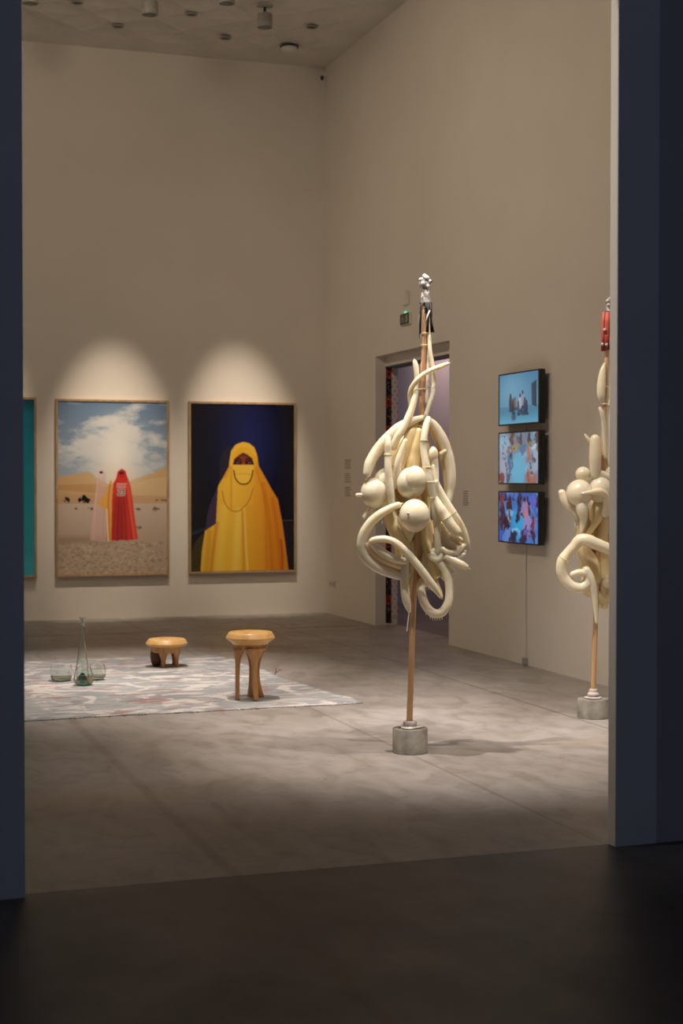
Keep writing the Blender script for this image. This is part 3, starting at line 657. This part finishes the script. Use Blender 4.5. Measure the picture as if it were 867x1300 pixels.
for ang, wt, wb, mm in ((math.radians(262), .040, .014, m_wood), (math.radians(325), .034, .012, m_wood), (math.radians(205), .05, .045, m_legshade), (math.radians(110), .036, .014, m_wood), (math.radians(60), .036, .014, m_wood)):
    if mm is m_legshade:
        q = lathe('leg', [(.018, 0), (.030, .006), (.044, .03), (.051, .075), (.048, .115), (.040, .14)], mm, o, 24, (-.082, .0, 0)); q['label'] = 'barrel shaped leg coloured dark brown for its shade'
        continue
    zz = [0, .004, .06, .088, .094, .12, .14]; hw = {z: (wb*.8 if z < .003 else wb+.004*z/.06 if z < .08 else wb+.012 if z < .09 else wt) for z in zz}; hw[.094] = wb+.016; hw[.12] = wb+.022; hw[.14] = wt
    leg_shell('leg', o, mm, ang, .14, [(z, .088, .118-(.006 if z < .003 else 0)+(.004 if z > .09 else 0)) for z in zz], lambda z, h_=hw: h_[z])

# ------------------------------------------------------------------ glassware
def vessel(name, loc, outer, th, label, cat, foot=None, wob=None):
    o = empty(name, loc, 0, label, cat, None)
    inner = [(max(r-th, .002), z) for r, z in outer if z > outer[0][1]+.012]
    prof = [(.002, outer[0][1])]+outer+inner[::-1]+[(.002, inner[0][1]+.002)]
    g = lathe('glass_wall', prof, m_glass, o, 48, cap=True, wob=wob)
    if foot: q = lathe('glass_base', foot, m_glassg, o, 32); q['label'] = 'thick deep green glass base'
    return o
wob = lambda a, z: 1+.03*math.sin(2*a+9*z)+.02*math.sin(3*a-14*z)
vessel('glass_carafe', (1.833, 11.36, .009), [(.030, .001), (.043, .005), (.050, .02), (.052, .05), (.048, .09), (.040, .14), (.032, .19), (.026, .24), (.022, .29), (.019, .34), (.017, .38), (.016, .405), (.017, .412), (.023, .422), (.025, .432), (.021, .445), (.014, .452), (.016, .460), (.025, .468), (.021, .474)],
       .004, 'tall green tinted glass carafe with long neck, between the glass bowls', 'carafe', [(.002, .002), (.036, .007), (.040, .024), (.030, .040), (.012, .060), (.002, .062)], wob)
vessel('glass_bowl', (1.693, 11.46, .009), [(.050, .001), (.068, .004), (.078, .020), (.081, .05), (.079, .09), (.078, .115)], .003,
       'wide straight sided glass bowl left of the carafe', 'bowl', [(.002, .002), (.060, .004), (.058, .010), (.002, .011)])
vessel('glass_bowl', (1.955, 11.43, .009), [(.030, .001), (.050, .005), (.062, .022), (.066, .05), (.060, .085), (.054, .112)], .003,
       'small glass bowl half hidden behind, right of the carafe', 'bowl', [(.002, .002), (.042, .004), (.040, .012), (.002, .013)])
vessel('glass_bowl', (1.812, 11.17, .009), [(.035, .001), (.058, .005), (.072, .022), (.074, .045), (.066, .08), (.055, .11), (.052, .128)], .003,
       'rounded glass bowl in front of the carafe, nearest the camera', 'bowl', [(.002, .002), (.055, .004), (.052, .013), (.002, .014)])

# ------------------------------------------------------------------ the two balloon sculptures
class Sculpt:
    def __init__(s, name, bx, by, label):
        s.b = Vector((bx, by, 0)); s.o = empty(name, s.b, -YAW, label, 'sculpture', 'balloon sculptures on poles')
        s.fh = Vector((math.sin(YAW), math.cos(YAW), 0)); s.rh = Vector((math.cos(YAW), -math.sin(YAW), 0)); s.n = 0
        s.S = F/(s.b-Vector((0, 0, 1.5))).dot(fw)
    def at(s, px, py, d=0):
        """the photograph's point at d metres in front of the pole's plane, in the sculpture's own metres"""
        ray = fw+rt2*((px-433.5)/F)-up2*((py-650)/F); t = (s.b.dot(s.fh)-d)/ray.dot(s.fh)
        P = Vector((0, 0, 1.5))+ray*t; return ((P-s.b).dot(s.rh), -d, P.z)
    def tube(s, pts, nib=0, m=None, name='tube_balloon', wr=.03, **k):
        s.n += 1
        return tubes(name, [[(*s.at(x, y, d), r/s.S) for x, y, r, d in pts]], m or m_bal, s.o, wr=wr, seed=s.n, nib=nib, **k)
    def ring(s, x, y, d, r, dx=0., dy=1., label=None):
        """a tied knot round a tube, tube direction dx,dy in the picture plane"""
        c = Vector(s.at(x, y, d)); T = Vector((dx, 0, -dy)).normalized(); U = Vector((0, 1, 0)); V = T.cross(U); R = r/s.S*1.04
        P = [tuple(c+R*(math.cos(a)*U+math.sin(a)*V))+(.0022,) for a in np.linspace(0, 2*PI, 15)]
        return tubes('tied_ring', [P], m_bal2, s.o, seg=6, n=2)
    def ball(s, x, y, rx, ry, d, m=None, knot=None, name='round_balloon', rz=None, tilt=0):
        c = Vector(s.at(x, y, d)); v = []; f = []; ns, nr = 40, 26; a_, b_, c_ = rx/s.S, (rz or rx)/s.S, ry/s.S
        for i in range(nr+1):
            t = PI*i/nr
            for k in range(ns):
                u = 2*PI*k/ns; X = a_*math.sin(t)*math.cos(u); Z = c_*math.cos(t)*(1-.05*math.sin(t)); q = .004*math.sin(3*u+5*t)
                X2 = X*math.cos(tilt)-Z*math.sin(tilt); Z2 = X*math.sin(tilt)+Z*math.cos(tilt)
                v.append((c.x+X2*(1+q), c.y+b_*math.sin(t)*math.sin(u), c.z+Z2))
        for i in range(nr):
            for k in range(ns): f.append((i*ns+k, (i+1)*ns+k, (i+1)*ns+(k+1) % ns, i*ns+(k+1) % ns))
        o = pydata(name, v, f, m or m_bal, s.o)
        if knot:
            kx, ky = knot; e = Vector(s.at(kx, ky, d+b_*.97))
            tubes('knot', [[(e.x, e.y+.012, e.z, .004), (e.x, e.y, e.z, .006), (e.x, e.y-.010, e.z, .008)]], m_cloth, o, seg=10, n=3)
        return o
    def spikes(s, pts, L=6, r=.7):
        for x, y, dx, d in pts: tubes('latex_drip', [[(*s.at(x, y, d), r/s.S), (*s.at(x+dx*.5, y+L*.5, d), r*.8/s.S), (*s.at(x+dx, y+L, d), r*.5/s.S)]], m_bal, s.o, seg=6, n=3)
    def base(s, h=.135, R=.0965):
        lathe('concrete_base', [(.01, 0), (R, 0), (R+.001, .004), (R, .01), (R, h-.004), (R-.003, h), (.01, h)], m_conc, s.o, 72)

g = Sculpt('balloon_sculpture', 3.072, 7.86, 'cream balloon sculpture on a leaning pole with grey wrapped finial and black ribbons')
g.base()
cx, _, cz = g.at(520.5, 924.5)
lathe('rope_collar', [(.022, 0), (.034, .002), (.038, .012), (.035, .024), (.026, .028)], m_cloth, g.o, 32, (cx, 0, .146), wob=lambda a, z: 1+.05*math.sin(5*a))
lathe('cloth_pad', [(.02, 0), (.060, .001), (.064, .006), (.055, .011), (.02, .012)], m_cloth, g.o, 40, (cx, 0, .1355), wob=lambda a, z: 1+.13*math.sin(3*a+1)+.05*math.sin(7*a))
g.tube([(519.5, 927, 3.9, 0), (523.5, 800, 3.8, 0), (527.5, 700, 3.7, 0), (534.5, 540, 3.4, 0), (537.5, 460, 3.2, 0)], m=m_pole, name='pole', wr=0, caps=(0, 0))
q = g.tube([(533.8, 560, 3.0, .006), (537.4, 470, 3.1, .004), (540.0, 384, 3.4, 0)], m=m_polec, name='pole_sheath', wr=.02, caps=(0, 0)); q['label'] = 'glossy copper brown upper pole'
g.tube([(544.5, 384, 2.0, .004), (544.5, 430, 2.0, 0), (541, 520, 2.2, .01)], m=m_bal, name='side_rod', wr=.05, caps=(0, 0))
for y, dd in ((391, 0), (423, .004), (438, .004), (494, .005), (541, .01)): g.ring(541.5-(y-391)*.055, y, dd, 4.6)
# finial
g.tube([(540, 386, 5.3, 0), (540.3, 378, 5.6, 0), (540.4, 371.5, 5.4, 0)], m=m_wrap, name='finial_sleeve', wr=.06, caps=(0, 0))
g.tube([(540.4, 371.5, 5.2, 0), (540.0, 367, 3.2, 0)], m=m_cloth, name='finial_band', wr=0)
hd = g.ball(538.9, 359.5, 7.0, 8.2, 0, m_wrap, name='finial_head')
for k, (x, y, r, d) in enumerate(((534.5, 355, 3.2, .02), (541.5, 353, 4, .02), (539, 350.5, 3, 0), (545, 357.5, 3, .015), (537, 360, 3, .03), (543, 363, 2.6, .02))):
    q = g.ball(x, y, r, r*(.8+.1*k), d, m_wrap if k % 2 else m_cloth, name='wrapped_bead'); q.parent = hd
for x, y in ((538.0, 352.8), (547.6, 357.2)): q = g.ball(x, y, 1.2, 1.2, .045, m_dark, name='black_bead'); q.parent = hd
def strip(s, pts, wd, m, d, name='ribbon'):
    v = []; f = []
    for i, (x, y) in enumerate(pts):
        a = Vector(s.at(x-wd*.65, y, d)); b = Vector(s.at(x+wd*.65, y, d)); dy = .003*math.sin(i*1.7)
        v += [(a.x, a.y+dy, a.z), (b.x, b.y-dy, b.z)]
        if i: k = 2*i; f.append((k-2, k-1, k+1, k))
    o = pydata(name, v, f, m, s.o); md = o.modifiers.new('t', 'SOLIDIFY'); md.thickness = .0015; return o
for pts, wd, mm, d in (([(535, 384), (533.5, 398), (533, 412), (533.6, 422.5)], 1.5, m_ribbon, .028), ([(537, 384), (534.5, 390), (533.8, 405), (533.2, 424)], 1.5, m_ribbon, .032),
                       ([(543, 384), (543.6, 398), (543, 410), (542.6, 422)], 2.4, m_ribbon, .030), ([(546, 384), (546.3, 398), (548, 411), (550.3, 422)], 1.9, m_ribbon, .028),
                       ([(547.3, 384), (547.6, 400), (547, 412), (547.6, 422)], 1.8, m_ribbon, .02), ([(545.5, 394), (542.4, 402), (541, 410)], 1.3, m_wribbon, .038),
                       ([(536, 385), (532.8, 400), (532.3, 430)], 1.0, m_wribbon, .02), ([(541, 384), (540.5, 398)], 1.8, m_ribbon, .031)):
    strip(g, pts, wd, mm, d)
g.tube([(533.5, 385, 1.1, .0), (540.5, 384.6, 1.3, .027), (547.5, 385, 1.1, 0), (541, 384, 1.1, -.027), (533.5, 385, 1.1, 0)], m=m_ribbon, name='ribbon_tie', wr=0)
T = g.tube
# tubes of the upper part
T([(545, 427, 2.4, .01), (546, 445, 2.6, .02), (549, 463, 2.6, .02), (550.6, 480, 2.7, .01), (549.6, 498, 2.8, .02), (545, 513, 2.7, .03), (541, 526, 2.8, .03)], wr=.02)
T([(568, 461.8, 2.4, .04), (559, 465.2, 3.0, .04), (548, 469.6, 3.0, .05), (537, 475.6, 3.1, .05), (528.5, 483.5, 3.2, .05), (522.3, 493.5, 3.3, .03), (520.3, 503.5, 3.2, .01), (521.5, 514, 3.2, 0)], nib=1)
T([(526.6, 459.5, 3.0, .01), (528, 466, 3.6, .01), (529, 476, 3.4, .01), (528.6, 489, 3.0, .0), (527.5, 500, 3, .0)], nib=1)
T([(528.5, 497, 3.0, .03), (526, 507, 4.0, .035), (523, 518, 4.6, .04), (518, 530.6, 4.8, .05), (511.5, 544, 4.8, .06), (504.5, 555, 5.0, .06), (499.5, 567, 4.8, .05)])
T([(536, 530, 3.5, .02), (522, 535, 5.4, .03), (506, 543, 6.4, .03), (492, 556, 6.8, .03), (479.5, 571, 7, .03), (470, 587, 7, .04), (466, 601, 5.6, .05)], nib=2)
T([(540, 531, 4, .0), (550, 539.5, 6, -.02), (559.5, 554, 7, -.03), (566.8, 572, 7, -.04), (571, 590, 7, -.04), (572.3, 607, 6.6, -.04), (571, 624, 5.6, -.04), (568.5, 638, 4.4, -.03), (567.5, 648, 3, -.02)])
T([(545, 540, 4, -.04), (556, 560, 5, -.06), (562.5, 582, 4.6, -.06), (566, 605, 4, -.06), (567, 626, 3, -.06)], m=m_bal2)
T([(492.2, 557, 4.2, .09), (492.6, 566, 4.7, .10), (492.6, 577, 4.5, .10), (492.6, 594, 4.7, .11), (494, 610, 4.8, .11), (496.2, 626, 4.8, .11), (497.8, 640, 4.6, .10)])
g.ring(492.6, 577, .10, 4.9)
T([(543.5, 532, 3.6, .06), (540.8, 541, 4.6, .08), (538.2, 556, 4.5, .10), (537.6, 568, 4.7, .10), (540, 585, 4.7, .11), (543, 600, 5.2, .11), (546, 615, 5.4, .11), (549, 631, 5.2, .10), (551, 646, 4.8, .09), (553, 660, 3, .08)], wr=.05)
for x, y, d, r in ((541.6, 537, .07, 4.6), (537.9, 559, .10, 4.9), (541.6, 593, .11, 5.4), (545.5, 612, .11, 5.7), (548.5, 632, .10, 5.3)): g.ring(x, y, d, r)
T([(527, 540, 5, .0), (521, 552, 7, .02), (514, 570, 8, .03), (507, 590, 8, .04), (503, 612, 7, .04)], m=m_bal2, wr=.06)
T([(514.5, 560, 3.2, .09), (510.5, 572, 4.6, .09), (505.5, 588, 5.2, .09), (502, 604, 5, .08), (500, 618, 4.2, .07)], nib=1)
T([(531, 548, 5, .03), (527, 570, 8, .03), (523, 592, 9, .03), (519, 612, 9, .02)], m=m_bal2, wr=.06)
T([(538, 545, 3.5, -.05), (541, 570, 5.5, -.06), (543, 600, 6.5, -.06), (541, 630, 6, -.06), (540, 660, 6, -.05), (541, 690, 6, -.05)], m=m_bal2)
# body mass behind
T([(500, 596, 6, -.02), (494, 620, 9, -.03), (494, 644, 10, -.02), (500, 664, 11, .0), (508, 682, 10, .01), (515, 694, 7, .01)], m=m_bal2, wr=.06)
T([(540, 662, 8, .0), (541, 680, 9, -.02), (544, 697, 9, -.02), (548, 714, 9, -.01), (552, 728, 8, .0)], m=m_bal2, wr=.05)
T([(512, 660, 10, .02), (518, 674, 9, .02), (519, 686, 5, .01)], m=m_bal2)
T([(541, 706, 7, -.02), (541, 722, 10, -.02), (547, 737, 9, -.01), (556, 750, 5, .01), (560, 757, 2.5, .02)], m=m_bal2, wr=.05)
T([(560, 670, 7, -.03), (563, 690, 8, -.03), (562, 708, 8, -.03), (560, 724, 6, -.02), (566, 735, 4, -.01)], wr=.08)
T([(549, 702, 6, -.05), (535, 714, 7, -.06), (524, 728, 7, -.05), (533, 742, 5, -.04)], m=m_bal2)
# full translucent balloons filling the middle, behind the pole
g.ball(523, 618, 25, 66, -.10, m_bal2, rz=14, tilt=.06); g.ball(547, 702, 19, 44, -.09, m_bal2, rz=12, tilt=-.15); g.ball(528, 722, 13, 25, -.09, m_bal2, rz=10); g.ball(505, 588, 14, 36, -.07, m_bal2, rz=11, tilt=-.25)
g.ball(513, 690, 13, 40, -.08, m_bal2, rz=10, tilt=.05); g.ball(560, 660, 10, 40, -.08, m_bal, rz=10, tilt=-.2)
# balls
g.ball(488, 628, 13, 27, .0, m_bal, tilt=-.1)
g.ball(526.4, 654.6, 19.4, 21.3, .14, knot=(518, 652))
g.ball(521.6, 613.5, 18.6, 20.5, .08)
g.ball(527, 609, 14.5, 17.5, .115)
g.ball(476, 626, 18.3, 19.5, .02, tilt=.2); g.ball(487, 611, 13.5, 18, .0, tilt=-.4); g.ball(489, 634, 15, 17, .0, m=m_bal2)
T([(469, 628, 4, .04), (460, 628.3, 2.8, .04), (453.5, 628.6, 2.6, .04)], name='balloon_teat', wr=0)
for x, y, dx in ((468, 645, -6), (473, 649, -4.5), (478.5, 650, -4), (484, 650, -3)): T([(x, y, 2.4, .02), (x+dx*.5, y+5.5, 2.2, .03), (x+dx, y+11-(x-468)*.2, 2.6, .03)], name='small_flute', wr=.05)
g.ball(549.5, 577, 6.8, 10.5, .0); T([(550.5, 580, 5.5, 0), (552.5, 596, 4.5, 0), (554, 612, 3.6, .02)])
T([(560, 576, 3, -.01), (564.5, 573, 2.6, -.01)], nib=2, name='balloon_teat', wr=0)
# right hand cluster
T([(549.6, 592, 2.6, .06), (553.5, 611, 3.6, .08), (559.5, 625, 4.4, .08), (568.5, 641, 5, .08), (578, 656, 5, .08), (586.5, 670, 4.6, .06), (591.6, 684, 4.2, .05), (592.6, 693.5, 3.8, .04), (589, 702, 3, .03)])
g.ring(575, 651.5, .08, 5.2, .55, .85)
T([(553, 634, 4.6, .10), (559, 645, 6, .11), (565.5, 656, 6.8, .11), (573, 667.5, 7, .11), (579, 675.5, 7.2, .10)], wr=.04)
g.ring(566.5, 657.5, .11, 7.1, .55, .85)
T([(553.5, 612, 3.2, .09), (555, 640, 4.2, .07), (555.6, 665, 4.4, .06), (555.4, 684, 4.2, .06), (556, 700, 4.4, .05)])
T([(560, 668, 5, .03), (566, 684, 7, .02), (570, 698, 7, .01), (566, 712, 6, .0)], wr=.08)
T([(571, 690, 5, .04), (580, 696, 5, .05), (588, 700, 4, .05)], wr=.06); T([(573, 680, 5, .02), (583, 688, 6, .02), (588, 692, 5, .02)])
T([(562, 697, 3.4, .06), (570, 701.5, 4, .07), (580, 700.5, 4, .07), (588, 693, 3.4, .06)])
T([(572, 704, 3.4, .05), (582, 706, 3.2, .06), (589, 703.5, 2.4, .06)])
T([(568, 708, 4.4, .07), (577, 712.5, 5.2, .08), (586, 716.8, 5, .09), (591, 719.5, 4, .09)], nib=2)
T([(563, 718, 4, .02), (569, 723, 4.2, .03), (574, 725.5, 3.4, .03)]); T([(564, 729, 4, .02), (569, 733, 4.2, .03), (572, 737, 3, .03)], nib=2)
g.tube([(551, 699, 3.6, .04), (547, 706, 4.4, .05), (556, 711, 4, .06), (561, 703, 3.6, .05)], wr=.1)
# left loops
T([(505.5, 641, 4, .12), (496, 645, 4.8, .12), (483, 652.5, 5.6, .12), (471, 663, 6.2, .11), (462.6, 676, 6.4, .10), (459.6, 689, 6.8, .09), (461.5, 702, 7.4, .08), (470, 713, 7.4, .07), (482, 721, 7.2, .06), (496, 727, 6.8, .05), (509, 730.5, 6.2, .04), (518, 731, 5, .02)], nib=1)
T([(512, 712, 5, .10), (497, 708, 5.6, .10), (483.5, 700, 5.4, .10), (474.5, 692.5, 4.6, .11), (472, 687.5, 4.2, .12), (478, 684.8, 4.2, .13), (490, 684.5, 4.5, .13), (501.5, 688.5, 4.6, .14), (512, 697, 4.8, .15), (522, 707.5, 5, .15), (532, 720, 5.2, .15), (542, 733.5, 5.2, .14), (552, 746.5, 4.4, .13), (559.5, 757.5, 2.6, .12)], nib=2)
T([(462, 690, 4, .10), (472, 699, 6, .08), (486, 709, 6.5, .07), (500, 715, 6, .06), (512, 720, 5, .05)], m=m_bal2)
T([(514.5, 698, 4.6, .05), (514.2, 716, 5.4, .06), (513.6, 738, 5.6, .06), (515, 757, 5.6, .06), (518, 770, 4.4, .05), (519.5, 776, 2.4, .05)])
T([(522, 690, 6, -.01), (521, 712, 6.4, .0), (520, 735, 5.6, .0), (520, 752, 3.6, .0)], m=m_bal2)
T([(519.2, 777, 1.0, .05), (518, 788, .8, .05), (516.5, 801, .7, .05)], name='latex_string', wr=0)
T([(536, 738, 5, .03), (534.6, 748, 5.2, .05), (537, 761, 5.6, .06), (543, 772.5, 5.8, .07), (551, 778.6, 5.8, .08), (560.5, 777.5, 5.8, .08), (567.8, 768, 5.6, .08), (570.4, 755, 5.4, .07), (569.6, 740, 5.2, .06), (565.5, 726.5, 5, .05), (557.5, 714.5, 4.8, .05), (549, 704.6, 4.4, .05)])
g.spikes([(546, 782, .2, .07), (549, 783.5, 0, .08), (552, 784, .2, .08), (555, 784, 0, .08), (558, 784, .3, .08), (560.8, 783, .6, .08), (541, 777, -.3, .07)], 3.6, .9)
g.spikes([(539, 742, -.3, .03), (541.5, 743, 0, .03), (544, 743, .2, .03), (520, 744, 0, .04), (523, 744, 0, .04)], 6, .6)
g.spikes([(466, 719, .2, .07), (469, 722, .4, .07), (485, 662, .4, .06)], 6, .6)

g2 = Sculpt('balloon_sculpture', 4.616, 8.642, 'cream balloon sculpture with red cloth strips, half hidden behind the right partition')
g2.base(.122, .0985); c2 = g2.at(753, 888)[0]
lathe('cloth_pad', [(.02, 0), (.052, .001), (.055, .006), (.045, .010), (.02, .011)], m_cloth, g2.o, 40, (c2, 0, .1225), wob=lambda a, z: 1+.08*math.sin(3*a))
lathe('rope_collar', [(.020, 0), (.034, .004), (.037, .016), (.030, .028), (.026, .030), (.028, .040), (.024, .048), (.018, .050)], m_cloth, g2.o, 32, (c2, 0, .133))
g2.tube([(752.6, 889, 3.2, 0), (757.4, 752, 3.2, 0), (763, 620, 3.1, 0), (768.5, 490, 3.0, 0), (772, 400, 2.8, 0)], m=m_pole, name='pole', wr=0, caps=(0, 0))
T = g2.tube
hd = g2.ball(773.8, 384, 5.0, 6.4, 0, m_wrap, name='finial_head')
for x, y, r in ((771.5, 382, 2.4), (775.5, 379, 2.6), (772.5, 387, 2.4), (778, 384, 2.4)): q = g2.ball(x, y, r, r, .02, m_cloth, name='wrapped_bead'); q.parent = hd
T([(772.6, 388, 4.2, 0), (772.2, 396, 4.0, 0)], m=m_wrap, name='finial_sleeve', wr=.05, caps=(0, 0))
for x, wd, mm, d in ((765.5, 4, m_red, .02), (770.5, 5, m_red, .032), (776, 4.6, m_red, .03), (780, 3.6, m_red, .015), (767.9, 2.6, m_blk2, .026), (773.6, 2.4, m_blk2, .03)):
    strip(g2, [(x+1.6, 396), (x+.6, 410), (x+.2, 425), (x-.4, 446-(x-765)*.25)], wd, mm, d, 'cloth_strip')
for x, y in ((764.5, 437), (770, 437.5), (767.5, 418.5), (776, 436)): q = g2.ball(x, y, 2, 2, .04, m_cloth, name='pompom')
T([(767.4, 462, 1.6, .02), (765, 472, 4.2, .02), (763.4, 488, 5.6, .02), (763, 502, 5.4, .02), (765, 511, 3.6, .01)], nib=1)
T([(776, 460, 2, -.01), (778, 480, 5, -.01), (777, 505, 5, -.01), (774, 514, 3, 0)])
for y in (491, 513): g2.ring(768, y, .0, 6.6)
T([(761.5, 518.5, 2.2, .03), (764, 525, 2.9, .03), (766.3, 537, 3, .02), (767, 555, 2.8, .01), (768, 580, 3, .01)])
T([(777, 512, 2.2, .0), (775, 535, 3.2, .0), (776, 560, 3.6, .0), (776, 590, 4, .0)])
T([(755.5, 558, 6.6, .07), (755.6, 570, 7.6, .07), (755.4, 586, 7.6, .07), (756, 602, 7, .06)], wr=.02)
T([(742.6, 552, 1.3, .06), (746, 557, 2.6, .06), (750, 563, 3, .05)], wr=0); g2.ring(759, 577, .06, 8)
T([(765, 560, 3, -.02), (766, 590, 6, -.03), (766, 620, 8, -.03), (764, 660, 9, -.03), (764, 700, 9, -.03), (766, 735, 8, -.03), (768, 770, 4, -.02)], m=m_bal2)
T([(752, 592, 2.4, .08), (760, 600, 5, .06), (770, 606, 6, .05), (780, 612, 5, .04)])
g2.ball(740, 602, 9.8, 9.6, .05); g2.ball(735.5, 626, 16.8, 17.5, .08); g2.ball(762, 622, 15, 18, .05); g2.ball(776, 606, 12, 14, .0); g2.ball(778, 642, 14, 16, .03)
T([(740, 626.5, 2.4, .16), (750, 625, 3.4, .15), (760, 624, 4.8, .14), (768, 628, 4.6, .12), (770, 640, 5, .10), (768, 652, 5, .08)], nib=1)
T([(738, 641, 8, .11), (739.4, 650, 7.4, .11), (740.4, 660, 4.6, .10), (738, 674, 2.4, .09)])
T([(713.2, 625.5, 4.4, .05), (716, 634, 5.4, .05), (722, 643, 5.2, .05), (730, 650, 4.6, .04), (736, 662, 4.2, .03)])
T([(760, 642, 8, .04), (759, 656, 6.5, .05), (752, 670, 4, .05), (745, 680, 3, .05)], m=m_bal2)
T([(742, 664, 8, .0), (738, 680, 8, .0), (742, 700, 9, .0), (752, 716, 10, -.01), (756, 735, 8, -.01)], m=m_bal2)
T([(786, 702, 7, .10), (772, 696.5, 7.2, .12), (757, 690.5, 7.6, .13), (744, 685.4, 8, .13), (735.5, 686.5, 7.6, .12), (728, 695, 7, .11), (720, 703.5, 6.8, .10), (714, 712, 7, .10), (712.8, 724, 7.4, .09), (717.6, 736, 7.6, .08), (728, 744.4, 7.6, .08), (739, 745.6, 7.4, .08), (746.5, 738, 6.6, .08), (745, 729, 5.4, .09), (735, 727, 4.6, .10), (727, 729, 4, .10)])
g2.ball(764, 690, 20, 84, -.10, m_bal2, rz=14); g2.ball(748, 692, 11, 40, -.06, m_bal2, rz=9, tilt=-.2); g2.ball(739, 655, 9, 20, .02, m_bal2); g2.ball(752, 735, 14, 24, -.04, m_bal2, rz=10, tilt=-.3)
g2.ring(716, 710, .10, 7.6, -.5, .8)
T([(744, 724, 6, .09), (750, 736, 5.6, .09), (754, 752, 4.6, .08), (756, 770, 3.4, .07), (757.2, 788, 2.2, .06), (757.5, 792, .8, .06)])
T([(745, 745, 6, -.02), (757, 755, 7, -.02), (768, 762, 6, -.02), (776, 752, 5, -.01)], m=m_bal2)
T([(772, 740, 8, .02), (786, 735, 8, .02), (797, 722, 8, .02), (799, 706, 7.6, .02), (790, 692, 7, .0), (776, 684, 6, -.02)])
T([(778, 640, 6, -.04), (793, 652, 7, -.05), (800, 670, 6.6, -.05), (796, 690, 6, -.05)])
g2.spikes([(730, 664, -.3, .07), (733, 668, -.4, .07), (736, 670, 0, .07)], 6, .7)
